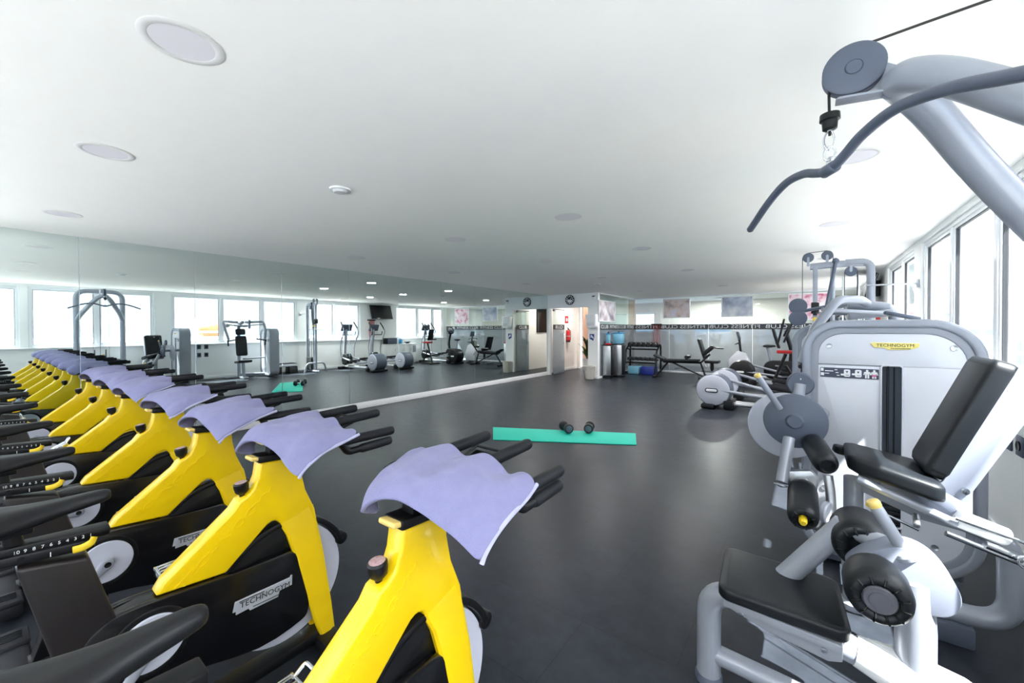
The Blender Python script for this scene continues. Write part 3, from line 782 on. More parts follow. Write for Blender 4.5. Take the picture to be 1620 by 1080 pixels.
def tower(t, x0, x1, y0, y1, h, side=1, letter=True):
    """weight tower: rounded hoop frame, recessed moulded panels, slot with the stack, placard, nameplate; front faces -y"""
    out = rrect(x0, x1, .05, h, (.16, .26, .24, .2), 10); w = .05
    inn = rrect(x0 + w, x1 - w, .05 + w, h - w, (.12, .21, .19, .15), 10)
    obj('hoop_frame', M().ring(out, inn, 'y', y0, y1, .014), K['silver'], t)
    i2 = rrect(x0 + w + .036, x1 - w - .03, .05 + w + .03, h - w - .036, (.1, .19, .17, .13), 10)
    obj('hoop_lining', M().ring(rrect(x0 + w - .002, x1 - w + .002, .05 + w - .002, h - w + .002, (.12, .21, .19, .15), 10), i2, 'y', y0 + .014, y1 - .014, .004), K['silverd'], t)
    sx = x0 + (x1 - x0) * .475; sw = .088; zt = 1.265
    fr = M(); yb = y0 + .018
    left = rrect(x0 + w + .034, sx - .003, .05 + w + .03, zt, (.1, 0.004, .004, .004), 6)
    fr.prism(left, 'y', yb, yb + .03, .004)
    up = [p for p in i2 if p[1] > zt + .005]
    up = [(x1 - w - .028, zt + .004)] + up + [(x0 + w + .034, zt + .004)]
    fr.prism(up, 'y', yb, yb + .03, .003)
    right = [(sx + sw + .004, .05 + w + .03)] + [p for p in i2 if p[0] > sx + sw + .02 and p[1] < zt][0:] + [(x1 - w - .028, zt + .0035), (sx + sw + .004, zt + .0035)]
    fr.prism(right, 'y', yb, yb + .03, .003)
    obj('front_panel', fr, K['panel'], t)
    m = M().prism(rrect(x0 + w + .034, x1 - w - .03, .05 + w + .03, h - w - .036, .12, 8), 'y', y1 - .05, y1 - .02, .004)
    obj('rear_panel', m, K['panel'], t)
    bez = M().ring(rrect(sx - .006, sx + sw + .008, .3, zt + .014, .018, 5), rrect(sx + .002, sx + sw, .308, zt + .004, .012, 5), 'y', yb - .008, yb + .004, .002)
    obj('slot_bezel', bez, K['panel'], t)
    m = M().box((sx + sw / 2, yb + .08, .76), (sw + .02, .008, 1.0))
    sb = obj('slot_back', m, K['stack'], t)
    obj('guide_rod', M().cyl((sx + .034, yb + .05, .1), (sx + .034, yb + .05, 1.26), .006, n=10).box((sx + .034, yb + .045, .8), (.008, .006, .95)), K['plate'], t)
    obj('cable', M().cyl((sx + .062, yb + .05, .5), (sx + .062, yb + .05, 1.26), .004, n=8), K['plate'], t)
    for k in range(13):
        obj('weight_plate', M().box((sx + sw / 2, yb + .06, .14 + k * .0265), (sw + .01, .07, .0235), bev=.003, seg=1), K['plate'], t)
    for px, pz in ((x0 + .14, h - .165), (x1 - .13, h - .165), (x0 + .12, .47), (x1 - .2, .24)):
        obj('panel_screw', M().lathe([(0, -.002), (.01, -.004), (.016, -.006), (.017, 0), (0, .002)], (px, yb, pz), (0, 1, 0), 18).lathe([(0, -.0045), (.006, -.0045), (.006, -.003)], (px, yb, pz), (0, 1, 0), 6), K['steel'], t)
    return yb, sx, sw

def name_badge(t, x, y, z, w, base=None, ink=None):
    hw = w / 2; hh = w * .1
    pl = [(-hw, hh * .75), (-hw * .9, hh), (hw * .95, hh * .9), (hw, hh * .45), (hw * .93, -hh * .3), (hw * .55, -hh * .9), (-hw * .25, -hh), (-hw * .4, -hh * .5), (-hw * .82, -hh * .45)]
    b = obj('name_badge', M().prism([(x + p[0], z + p[1]) for p in pl], 'y', y - .006, y + .002, .0015, 1), base or K['badge'], t)
    text('badge_lettering', 'TECHNOGYM', w * .12, ink or K['ink'], b, basis((x + w * .01, y - .0065, z + hh * .22), (1, 0, 0), (0, 0, 1)), .0006, 1.02, .0002)
    obj('badge_underline', M().box((x + w * .12, y - .0062, z - hh * .6), (w * .4, .001, .0035)), ink or K['ink'], b)
    return b

def placard(t, x0, x1, z0, z1, y):
    p = obj('instruction_placard', M().prism(rrect(x0, x1, z0, z1, .004, 3), 'y', y - .003, y + .002), K['navy'], t)
    w = x1 - x0; h = z1 - z0; zc = (z0 + z1) / 2; ink = K['paleink']
    m = M().box((x0 + .035 * w, y - .0035, zc + h * .28), (.05 * w, .001, h * .3)).box((x0 + .04 * w, y - .0035, zc - h * .18), (.06 * w, .001, h * .3))
    m.box((x0 + .16 * w, y - .0035, zc + h * .16), (.15 * w, .001, h * .1)).box((x0 + .12 * w, y - .0035, zc - h * .1), (.08 * w, .001, h * .07))
    for k in range(3): m.box((x0 + (.28 + .02 * k) * w, y - .0035, zc + h * (.3 - .28 * k)), (.05 * w, .001, h * .08))
    obj('placard_lines', m, ink, p)
    for i, cx in enumerate((x0 + .47 * w, x0 + .66 * w)):        # seated figure pictograms
        m = M().prism(rrect(cx - .052 * w, cx + .058 * w, zc - h * .36, zc + h * .38, h * .12, 3), 'y', y - .0036, y - .003)
        m.box((cx - .07 * w, y - .0035, zc - h * (.08 if i else .16)), (.07 * w, .001, h * .18))
        obj('pictogram', m, ink, p)
        m = M().prism([(cx - .02 * w, zc + h * .22), (cx + .025 * w, zc + h * .22), (cx + .002 * w, zc)], 'y', y - .0044, y - .0037).box((cx + .01 * w, y - .004, zc - h * .2), (.06 * w, .0008, h * .05))
        obj('pictogram_detail', m, K['navy'], p)
    for i, cx in enumerate((x0 + .81 * w, x0 + .925 * w)):        # body muscle pictograms
        m = M().lathe([(0, -.0006), (h * .1, -.0006), (h * .1, .0006), (0, .0006)], (cx, y - .0036, zc + h * .33), (0, 1, 0), 12)
        m.box((cx, y - .0036, zc + h * .1), (h * .3, .001, h * .28)).box((cx - h * .09, y - .0036, zc - h * .22), (h * .13, .001, h * .4)).box((cx + h * .09, y - .0036, zc - h * .22), (h * .13, .001, h * .4))
        m.box((cx - h * .21, y - .0036, zc + h * .06), (h * .09, .001, h * .3), (0, R(14), 0)).box((cx + h * .21, y - .0036, zc + h * .06), (h * .09, .001, h * .3), (0, R(-14), 0))
        obj('body_pictogram', m, ink, p)
        if i: obj('muscle_mark', M().box((cx, y - .0044, zc - h * .14), (h * .3, .0006, h * .2)), K['pinkp'], p)

# ---------------------------------------------------------------- leg machine in the right foreground
t = thing('leg_curl_machine', 'silver leg curl machine with grey tower panel and reclined black backrest, right foreground', 'gym machine', (.4, 2.95, 0))
yb, sx, sw = tower(t, -.03, .79, 3.25, 3.5, 1.55)
name_badge(t, .415, yb, 1.39, .215)
placard(t, .066, sx - .012, 1.185, 1.247, yb)
obj('notice_label', M().box((.50, yb - .002, .53), (.07, .002, .075)), K['paleink'], t)
m = M().tube(fillet([(.06, 3.38, .04), (.06, 3.38, .06), (.70, 3.38, .06), (.70, 3.38, .04)], .01), .03, 10)
for q in (.1, .62): m.box((q, 3.38, .03), (.16, .2, .06), bev=.015)
obj('tower_feet', m, K['greyd'], t)
# frame: U-bend at the rear, floor beam, front column
m = M().tube(fillet([(.30, 2.80, .70), (.36, 2.80, .67), (.52, 2.80, .60), (.75, 2.80, .53), (.75, 2.80, .14), (.5, 2.80, .13), (.16, 2.80, .12)], [0, .06, .1, .19, .19, .1, 0], 8), .046, 16)
obj('bent_frame_tube', m, K['silver'], t)
m = M().tube(fillet([(.2, 2.80, .70), (.2, 2.80, .16), (.2, 2.80, .03)], .03), .042, 16).lathe([(0, .0), (.06, 0), (.06, .03), (.045, .045)], (.2, 2.80, 0), (0, 0, 1), 20)
m.tube([(.2, 2.80, .13), (.2, 3.1, .12), (.2, 3.3, .11)], .035, 14)
obj('front_column', m, K['silver'], t)
m = M().box((.56, 2.80, .05), (.14, .13, .1), bev=.012)
obj('rear_foot', m, K['greyd'], t)
m = M().prism([(.22, .72), (.42, .70), (.62, .60), (.62, .53), (.45, .55), (.22, .64)], 'y', 2.775, 2.825, .008)
obj('seat_bracket', m, K['silver'], t)
# sliding seat rail and rod
m = M().cyl((.20, 2.63, .745), (.545, 2.63, .615), .019, n=18, bev=.004)
obj('rail_tube', m, K['silver'], t)
m = M().cyl((.545, 2.64, .64), (.70, 2.68, .582), .04, n=22, bev=.006)
obj('telescopic_sleeve', m, K['white'], t)
m = M().cyl((.53, 2.60, .65), (.80, 2.64, .575), .0085, n=10).cyl((.5, 2.58, .58), (.74, 2.62, .50), .012, n=12).cyl((.62, 2.60, .56), (.74, 2.62, .52), .017, n=14)
obj('guide_rods', m, K['chrome'], t)
m = M().lathe([(0, -.012), (.014, -.012), (.014, .012), (0, .012)], (.735, 2.585, .525), (0, 1, 0), 16)
m.ring([(.735 + .03 * math.cos(2 * PI * k / 20), .525 + .03 * math.sin(2 * PI * k / 20)) for k in range(20)], [(.735 + .022 * math.cos(2 * PI * k / 20), .525 + .022 * math.sin(2 * PI * k / 20)) for k in range(20)], 'y', 2.578, 2.592, .002)
obj('locking_knob', m, K['chrome'], t)
# backrest hinge plate
m = M().prism([(.505, .785), (.728, 1.33), (.80, 1.29), (.815, 1.24), (.60, .76), (.60, .66), (.56, .62), (.5, .6), (.42, .70), (.46, .74)], 'y', 2.668, 2.69, .004)
m.box((.51, 2.70, .70), (.1, .09, .07), (0, R(25), 0), .012)
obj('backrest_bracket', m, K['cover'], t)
for bx, bz in ((.575, .76), (.785, 1.25)):
    obj('hinge_bolt', M().lathe([(0, -.012), (.014, -.01), (.016, 0), (0, .002)], (bx, 2.666, bz), (0, 1, 0), 16), K['chrome'], t)
d = V((.215, 0, .545)).normalized(); ang = math.atan2(.215, .545)
obj('backrest', M().pad((.585, 2.84, 1.06), (.34, .58, .085), (0, -(PI / 2 - ang), 0) if False else (0, 0, 0), .02) if False else (lambda mm: (mm.pad((0, 0, 0), (.36, .60, .09), (0, 0, 0), .03), [setattr(v, 'co', V((.592, 2.845, 1.07)) + V((0, 1, 0)) * v.co.x + d * v.co.y + V((-d.z, 0, d.x)) * v.co.z) for v in mm.bm.verts], mm)[2])(M()), K['vinyl'], t, ang=60)
m = M()
m.pad((0, 0, 0), (.31, .46, .085), (0, 0, 0), .03)
for v in m.bm.verts:
    x, y, z = v.co; k = max(0, (-.02 - x) / .15); wide = 1 - .3 * max(0, min(1, k * 1.2))
    v.co = V((.335 + x * 1.1 - .0 * k, 2.80 + y * wide, .775 - x * .2 + z + .012 * k))
obj('seat', m, K['vinyl'], t, ang=60)
m = M().pad((.17, 2.95, .80), (.1, .09, .045), (0, R(10), R(10)), .015)
obj('seat_horn', m, K['vinyl'], t, ang=60)
# yellow release lever under the seat
m = M().cyl((.235, 2.60, .64), (.30, 2.60, .605), .012, n=14, bev=.005)
obj('release_lever', m, K['ytip'], t)
obj('lever_rod', M().cyl((.29, 2.60, .61), (.42, 2.62, .555), .007, n=8), K['chrome'], t)
obj('pivot_knob', M().cyl((.41, 2.60, .58), (.42, 2.68, .60), .014, n=14, bev=.004), K['steel'], t)
# swinging arm with its cam discs
m = M().lathe([(0, 0), (.19, .0), (.205, .008), (.205, .03), (0, .03)], (-.115, 3.06, .88), (0, 1, 0), 48)
obj('cam_plate', m, K['disc'], t)
m = M().lathe([(0, -.012), (.04, -.012), (.046, -.006), (.05, -.004), (.15, -.004), (.157, .0), (.16, .01), (.155, .03), (0, .03)], (-.06, 2.88, .95), (0, 1, 0), 48)
dd = obj('cam_disc', m, K['greyd'], t)
obj('disc_hub', M().lathe([(0, -.018), (.036, -.018), (.04, -.012), (.04, -.01), (0, -.01)], (-.06, 2.88, .95), (0, 1, 0), 28), K['greyd'], dd)
m = M().lathe([(0, -.006), (.062, -.006), (.068, 0), (.07, .012), (.066, .03), (0, .03)], (-.035, 2.95, 1.165), (0, 1, 0), 36)
kd = obj('range_dial', m, K['greyd'], t)
obj('dial_mark', M().box((-.033, 2.943, 1.195), (.006, .002, .008)).box((-.04, 2.943, 1.135), (.012, .002, .012)), K['paleink'], kd)
m = M().tube([(-.06, 2.91, .95), (-.035, 2.95, 1.165)], .03, 14)
m.tube([(-.06, 2.9, .95), (.06, 3.1, .95), (.08, 3.26, .95)], .035, 14)
obj('pivot_arm', m, K['silver'], t)
m = M().cyl((-.13, 2.84, 1.02), (-.235, 2.78, 1.21), .0175, n=16, bev=.004)
h = obj('arm_handle', m, K['silver'], t)
obj('handle_tip', M().cyl((-.233, 2.781, 1.207), (-.245, 2.774, 1.228), .018, n=16, bev=.006), K['yellow2'], h)
m = M().tube([(-.085, 2.82, .86), (-.10, 2.76, .74), (-.115, 2.70, .63)], .034, 16, flat=(.036, .03), up=(0, 1, 0)).lathe([(0, -.01), (.034, -.008), (.036, 0), (0, .01)], (-.118, 2.69, .615), (-.1, -.3, -1), 20)
obj('lower_arm', m, K['silver'], t)
m = M().prism([(-.10, .69), (.02, .72), (.05, .68), (.045, .60), (-.03, .58), (-.10, .62)], 'y', 2.72, 2.76, .008).cyl((-.02, 2.72, .65), (-.01, 2.60, .62), .03, n=18)
obj('slider_block', m, K['steel'], t)
roller('shin_roller', t, (-.015, 2.46, .535), (-.02, 2.72, .62), .068, None, K['ytip'], 7)
roller('thigh_roller', t, (.085, 2.62, .785), (.02, 2.86, .85), .058, None)
m = M().tube(catmull([(.09, 2.72, .71), (.1, 2.7, .62), (.1, 2.68, .52), (.07, 2.70, .43), (.03, 2.74, .41)], 6), .022, 12)
obj('roller_stay', m, K['steel'], t)
m = M().lathe([(0, -.016), (.05, -.016), (.056, -.01), (.056, .01), (.05, .016), (0, .016)], (.085, 2.66, .53), (1, -.5, 0), 28)
obj('adjust_wheel', m, K['disc'], t)

# ---------------------------------------------------------------- lat pulldown machine, whose bar hangs into the top right corner
t = thing('lat_pulldown_machine', 'silver lat pulldown machine with black bench seat and two thick black thigh rollers, right foreground', 'gym machine', (.3, 1.86, 0))
Y = 1.86
for sy in (-1, 1):
    y = Y + sy * .41
    m = M().tube(fillet([(.75, y, .02), (.75, y, 2.45), (.75, Y + sy * .02, 2.47)], .2, 10), .055, 20)
    obj('upright_tube', m, K['silver'], t)
    m = M().tube(catmull([(.75, y, 1.72), (.62, Y + sy * .345, 1.885), (.47, Y + sy * .235, 2.075), (.345, Y + sy * .125, 2.24), (.268, Y + sy * .05, 2.315), (.24, Y, 2.325)], 8), .051, 22)
    obj('brace_tube', m, K['silver'], t)
    obj('floor_foot', M().box((.75, y, .02), (.16, .16, .04), bev=.01), K['greyd'], t)
    obj('floor_runner', M().tube([(.75, y, .09), (.75, Y + sy * .03, .09)], .045, 14), K['silver'], t)
# pulley
pc = V((.125, Y, 2.41))
m = M().prism([(pc.x - .03, pc.z - .085), (pc.x + .14, pc.z - .11), (pc.x + .14, pc.z - .03), (pc.x + .02, pc.z + .06), (pc.x - .03, pc.z + .05)], 'y', Y + .022, Y + .034, .003)
m.prism([(pc.x - .05, pc.z - .095), (pc.x + .14, pc.z - .118), (pc.x + .14, pc.z - .108), (pc.x - .04, pc.z - .087)], 'y', Y - .024, Y + .034, .003)
obj('pulley_bracket', m, K['silver'], t)
m = M().lathe([(0, -.03), (.022, -.03), (.024, -.026), (.026, -.028), (.08, -.026), (.088, -.02), (.088, -.012), (.074, -.004), (.074, .004), (.088, .012), (.088, .018), (.08, .022), (0, .022)], pc, (0, 1, 0), 44)
obj('pulley', m, K['greyd'], t)
obj('cable', M().tube([(pc.x - .068, Y, pc.z), (pc.x - .066, Y, 2.3), (pc.x - .064, Y, 2.20)], .0045, 8).tube([(pc.x + .01, Y, pc.z + .078), (.30, Y + .0, 2.497), (.6, Y, 2.51), (.95, Y, 2.525)], .0045, 8), K['ink'], t)
m = M().lathe([(0, 0), (.01, 0), (.012, -.004), (.03, -.008), (.031, -.03), (.024, -.034), (.022, -.062), (.016, -.066), (0, -.066)], (.061, Y, 2.285), (0, 0, 1), 24)
obj('cable_stopper', m, K['black'], t)
m = M().tube(catmull([(.061, Y, 2.222), (.045, Y - .004, 2.195), (.046, Y - .004, 2.165), (.058, Y, 2.15), (.072, Y + .004, 2.165), (.074, Y + .004, 2.19)], 6, True), .0035, 8, closed=True)
m.tube(catmull([(.055, Y, 2.158), (.045, Y, 2.14), (.05, Y, 2.115), (.07, Y, 2.115), (.078, Y, 2.14), (.068, Y, 2.158)], 6, True), .004, 8, closed=True).cyl((.061, Y, 2.23), (.061, Y, 2.215), .009, n=12)
obj('snap_hook', m, K['chrome'], t)
# weight stack between the uprights
m = M().box((.78, Y, .03), (.3, .36, .06), bev=.01)
for q in (-.1, .1): m.cyl((.78, Y + q, .05), (.78, Y + q, 1.0), .012, n=10)
obj('stack_base', m, K['greyd'], t)
for k in range(15): obj('weight_plate', M().box((.78, Y, .075 + k * .027), (.12, .3, .024), bev=.003, seg=1), K['plate'], t)
obj('stack_cable', M().cyl((.78, Y, .45), (.78, Y, 2.42), .004, n=8).cyl((.60, Y - .14, .4), (.66, Y - .14, 2.43), .003, n=8).cyl((.60, Y + .14, .4), (.66, Y + .14, 2.43), .003, n=8), K['ink'], t)
# bench
obj('seat', (lambda mm: (mm.pad((-.088, Y + .035, .465), (.405, .36, .05), (0, R(3), R(4)), .022), mm)[1])(M()), K['vinyl'], t, ang=60)
m = M().prism([(-.25, .44), (.10, .41), (.10, .365), (.06, .35), (-.12, .375), (-.25, .41)], 'y', Y - .12, Y - .10, .004).prism([(-.25, .44), (.10, .41), (.10, .365), (.06, .35), (-.12, .375), (-.25, .41)], 'y', Y + .12, Y + .14, .004).box((-.08, Y, .42), (.36, .26, .03), (0, R(3), 0), .004)
obj('seat_pan', m, K['silverd'], t)
for q in (-.2, .05): obj('pan_bolt', M().lathe([(0, -.006), (.009, -.005), (.01, 0), (0, .002)], (q, Y - .12, .385 + (.02 if q < 0 else -.0)), (0, 1, 0), 12), K['chrome'], t)
m = M().tube(fillet([(-.335, Y, .03), (-.335, Y, .395), (-.05, Y, .385), (.16, Y, .345), (.34, Y, .31), (.75, Y, .22)], [0, .11, .05, .1, .1, 0], 9), .047, 20)
obj('bench_tube', m, K['silver'], t)
m = M().tube([(.14, Y, .35), (.26, Y, .33), (.4, Y, .3), (.46, Y, .287)], [.05, .075, .078, .06], 22)
obj('beam_collar', m, K['white'], t)
m = M().tube([(-.32, Y, .12), (.1, Y, .10), (.75, Y, .09)], .037, 16)
obj('floor_stretcher', m, K['silver'], t)
obj('foot_ring', M().lathe([(0, 0), (.054, 0), (.054, .02), (.048, .03), (0, .03)], (-.335, Y, 0), (0, 0, 1), 24), K['greyd'], t)
m = M().tube([(.292, Y, .3), (.292, Y, .5), (.285, Y, .66)], .052, 22)
obj('roller_column', m, K['silver'], t)
m = M().tube([(-.12, Y + .13, .40), (.12, Y + .14, .74)], .04, 16).tube([(.12, Y + .14, .735), (.28, Y + .02, .72)], .034, 14)
obj('diagonal_brace', m, K['silver'], t)
prof = [(.115, .655), (.15, .705), (.21, .755), (.275, .775), (.335, .75), (.38, .685), (.388, .63), (.36, .585), (.3, .575), (.2, .595), (.13, .625)]
prof = [(q.x, q.y) for q in catmull([V((p[0], p[1], 0)) for p in prof], 4, True)]
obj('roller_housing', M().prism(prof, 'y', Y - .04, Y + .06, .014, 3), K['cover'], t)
obj('housing_screw', M().lathe([(0, -.004), (.007, -.003), (.009, 0), (0, .001)], (.292, Y - .041, .628), (0, 1, 0), 12), K['chrome'], t)
roller('thigh_roller', t, (.182, Y - .21, .658), (.182, Y - .045, .658), .086, K['post2'], None, 12)
roller('thigh_roller', t, (.165, Y + .065, .69), (.165, Y + .28, .69), .093, None, None, 12)
m = M().cyl((.262, Y - .02, .75), (.19, Y - .02, .885), .019, n=18, bev=.004).lathe([(0, 0), (.034, 0), (.036, .012), (.03, .02), (0, .02)], (.272, Y - .02, .735), (-.47, 0, .88), 24)
lv = obj('height_lever', m, K['silver'], t)
obj('lever_tip', M().cyl((.192, Y - .02, .882), (.179, Y - .02, .906), .0195, n=18, bev=.006), K['yellow2'], lv)

# the wide bar hanging from its cable is a thing of its own
t = thing('lat_bar', 'dark rubber-coated curved lat bar hanging from the pulley, top right', 'exercise bar', (.061, Y, 2.09))
c = V((.061, Y, 2.09)); d = V((-.47, .88, 0)).normalized()
pts = []
for s_, dz in ((-.66, -.075), (-.6, -.05), (-.45, .01), (-.3, .045), (-.17, .035), (-.09, .008), (-.04, -.008), (0, -.012), (.04, -.008), (.09, .008), (.17, .035), (.3, .045), (.45, .01), (.6, -.05), (.66, -.075)):
    pts.append(c + d * s_ + V((0, 0, dz)))
P2 = catmull(pts, 6)
rr = [.0165] * len(P2); rr[0] = rr[-1] = .011
obj('bar_tube', M().tube(P2, rr, 16), K['greyd'], t)
obj('bar_hanger', M().tube([c - d * .035 + V((0, 0, -.012)), c - d * .03 + V((0, 0, -.012)), c + d * .03 + V((0, 0, -.012)), c + d * .035 + V((0, 0, -.012))], [.018, .0215, .0215, .018], 16), K['greyd'], t)
obj('hanger_eye', M().tube(fillet([c - d * .014, c + V((0, 0, .03)) - d * .014, c + V((0, 0, .03)) + d * .014, c + d * .014], .012), .004, 8), K['chrome'], t)
# ================================================================ machines farther along the window wall
# ---------------------------------------------------------------- chest press
t = thing('chest_press_machine', 'silver chest press machine with headrest and raised handles, behind the leg curl tower', 'gym machine', (.4, 5.0, 0))
yb, sx, sw = tower(t, -.14, .62, 5.45, 5.72, 1.54)
placard(t, -.05, sx - .012, 1.13, 1.2, yb)
name_badge(t, .27, yb, 1.38, .2)
yc = 4.86
obj('backrest', (lambda mm: (mm.pad((0, 0, 0), (.30, .62, .08), (0, 0, 0), .03), [setattr(v, 'co', V((.42 + v.co.y * .16 + v.co.z, yc + v.co.x, 1.0 + v.co.y * .98))) for v in mm.bm.verts], mm)[2])(M()), K['vinyl'], t, ang=60)
obj('headrest', (lambda mm: (mm.pad((0, 0, 0), (.26, .19, .075), (0, 0, 0), .03), [setattr(v, 'co', V((.49 + v.co.y * .16 + v.co.z, yc + v.co.x, 1.43 + v.co.y * .98))) for v in mm.bm.verts], mm)[2])(M()), K['vinyl'], t, ang=60)
obj('seat', M().pad((.28, yc, .52), (.38, .38, .075), (0, R(6), 0), .03), K['vinyl'], t, ang=60)
m = M().tube([(.24, yc, .03), (.3, yc, .5)], .045, 14).box((.30, yc, .03), (.5, .14, .06), bev=.015)
obj('seat_post', m, K['silver'], t)
m = M().tube(fillet([(.62, yc, .05), (.62, yc, 1.68), (.3, yc, 1.72)], .12), .045, 16).box((.62, yc, .03), (.12, .8, .05), bev=.012)
obj('main_frame', m, K['silver'], t)
obj('link_tube', M().tube(fillet([(.62, yc, .1), (.45, 5.2, .1), (.3, 5.5, .1)], .1), .04, 14).tube([(.3, yc, .6), (.28, 5.5, .62)], .022, 12), K['silver'], t)
for sy in (-1, 1):
    y = yc + sy * .54
    m = M().tube(fillet([(.42, yc + sy * .1, 1.72), (.36, yc + sy * .36, 1.74), (.2, y, 1.74), (.05, y, 1.5), (-.04, y - sy * .06, 1.20)], [0, .1, .1, .12, 0], 8), .036, 16)
    a = obj('press_arm', m, K['silver'], t)
    obj('grip', M().tube([(-.05, y - sy * .02, 1.16), (-.05, y - sy * .30, 1.22)], .019, 12), K['rubber'], a)
    obj('grip', M().tube([(-.03, y - sy * .04, 1.19), (-.03, y - sy * .05, 1.02)], .019, 12), K['rubber'], a)
m = M().tube([(.1, yc - .50, 1.66), (.62, yc - .1, 1.62)], .018, 10).tube([(.1, yc + .50, 1.66), (.62, yc + .1, 1.62)], .018, 10).box((.45, yc, 1.62), (.3, .28, .06), (0, R(-6), 0), .012)
obj('link_rods', m, K['silverd'], t)
m = M()
for z in (1.72, 1.60): m.lathe([(0, -.012), (.05, -.012), (.075, -.006), (.078, .01), (0, .02)], (-.08, 4.9, z), (0, 1, 0), 28)
m.tube([(-.08, 4.92, 1.66), (.2, 4.9, 1.72)], .016, 8)
obj('counter_discs', m, K['greyd'], t)
obj('padded_plate', M().box((.62, 4.55, 1.60), (.22, .12, .03), (0, R(16), 0), .012), K['greyd'], t)

# ---------------------------------------------------------------- cable tower
t = thing('cable_tower', 'tall two-post cable tower with round pulleys on top, by the windows', 'gym machine', (.35, 7.0, 0))
y = 7.0
m = M().tube([(.02, y, 2.36), (.33, y, 2.37), (.62, y, 2.36)], .035, 8, flat=(.045, .028), up=(0, 0, 1))
m.tube(fillet([(.4, y, 2.38), (.66, y, 2.38), (.66, y, .04)], .12), .045, 16)
obj('top_frame', m, K['silverd'], t)
obj('guide_post', M().box((.08, y, 1.2), (.055, .055, 2.34), bev=.006), K['silver'], t)
obj('guide_post', M().tube([(.27, y + .02, .05), (.27, y + .02, 2.36)], .026, 12), K['silver'], t)
obj('cross_base', M().tube([(-.15, y, .05), (.7, y, .05)], .04, 12).tube([(.66, y - .3, .05), (.66, y + .3, .05)], .04, 12).tube(fillet([(.1, y - .38, .02), (.1, y - .3, .34), (.1, y + .3, .34), (.1, y + .38, .02)], .16), .03, 12), K['silver'], t)
for px, pz in ((.0, 2.49), (.21, 2.5), (.46, 2.26)):
    p = obj('pulley', M().lathe([(0, -.014), (.06, -.014), (.066, -.006), (.06, 0), (.066, .006), (.06, .014), (0, .014)], (px, y, pz), (0, 1, 0), 28), K['greyd'], t)
    obj('pulley_bracket', M().box((px, y, pz + (-.06 if pz > 2.3 else .06)), (.03, .04, .12), bev=.003).cyl((px, y - .025, pz), (px, y + .025, pz), .01, n=10), K['silver'], p)
m = M().cyl((-.065, y, 1.7), (-.065, y, 2.49), .004, n=6).cyl((.0, y, 2.556), (.21, y, 2.566), .004, n=6).cyl((.275, y, 2.5), (.22, y, 1.5), .004, n=6).cyl((.395, y, .3), (.395, y, 2.26), .004, n=6).cyl((.525, y, .9), (.525, y, 2.26), .004, n=6)
obj('cable', m, K['ink'], t)
m = M().tube([(.30, y - .03, 2.40), (.16, y - .05, 1.5)], .022, 10).ell((.30, y - .03, 2.41), (.04, .03, .04), 12, 8)
obj('lever_bar', m, K['greyd'], t)
obj('carriage', M().box((.08, y, 1.78), (.09, .1, .16), bev=.012).box((.08, y - .06, 1.7), (.05, .06, .05), bev=.01), K['black'], t)
obj('carriage_knob', M().cyl((.08, y - .05, 1.62), (.08, y - .1, 1.62), .028, n=16, bev=.006), K['ytip'], t)
for k in range(14): obj('weight_plate', M().box((.46, y, .12 + k * .03), (.3, .12, .027), bev=.003, seg=1), K['plate'], t)
obj('stack_rods', M().cyl((.38, y, .05), (.38, y, 2.2), .011, n=8).cyl((.54, y, .05), (.54, y, 2.2), .011, n=8), K['chrome'], t)
obj('handle_bar', M().tube([(-.02, y - .3, 1.5), (-.05, y, 1.5), (-.02, y + .3, 1.5)], .014, 10), K['steel'], t)

# wall bar on the pier between two windows
t = thing('wall_bar', 'thin horizontal steel bar projecting from the wall between two windows', 'bar', (1.1, 6.95, 2.05))
obj('bar', M().cyl((1.095, 6.95, 2.05), (.62, 6.95, 2.055), .011, n=12, bev=.003), K['steel'], t)
obj('wall_plate', M().box((1.09, 6.95, 2.05), (.02, .07, .1), bev=.004), K['steel'], t)

# ---------------------------------------------------------------- stacked aerobic step by the wall
t = thing('aerobic_step', 'low grey aerobic step with dark rubber top against the window wall', 'step platform', (.78, 6.2, 0))
obj('platform', M().box((.78, 6.2, .28), (.38, .74, .09), bev=.03), K['panel'], t)
obj('rubber_top', M().box((.78, 6.2, .332), (.35, .82, .018), bev=.006), K['rubber'], t)
for q in (-.25, .25): obj('riser', M().prism([(.60, 0), (.96, 0), (.92, .235), (.64, .235)], 'y', 6.2 + q - .09, 6.3 + q + .09, .012), K['black'], t)

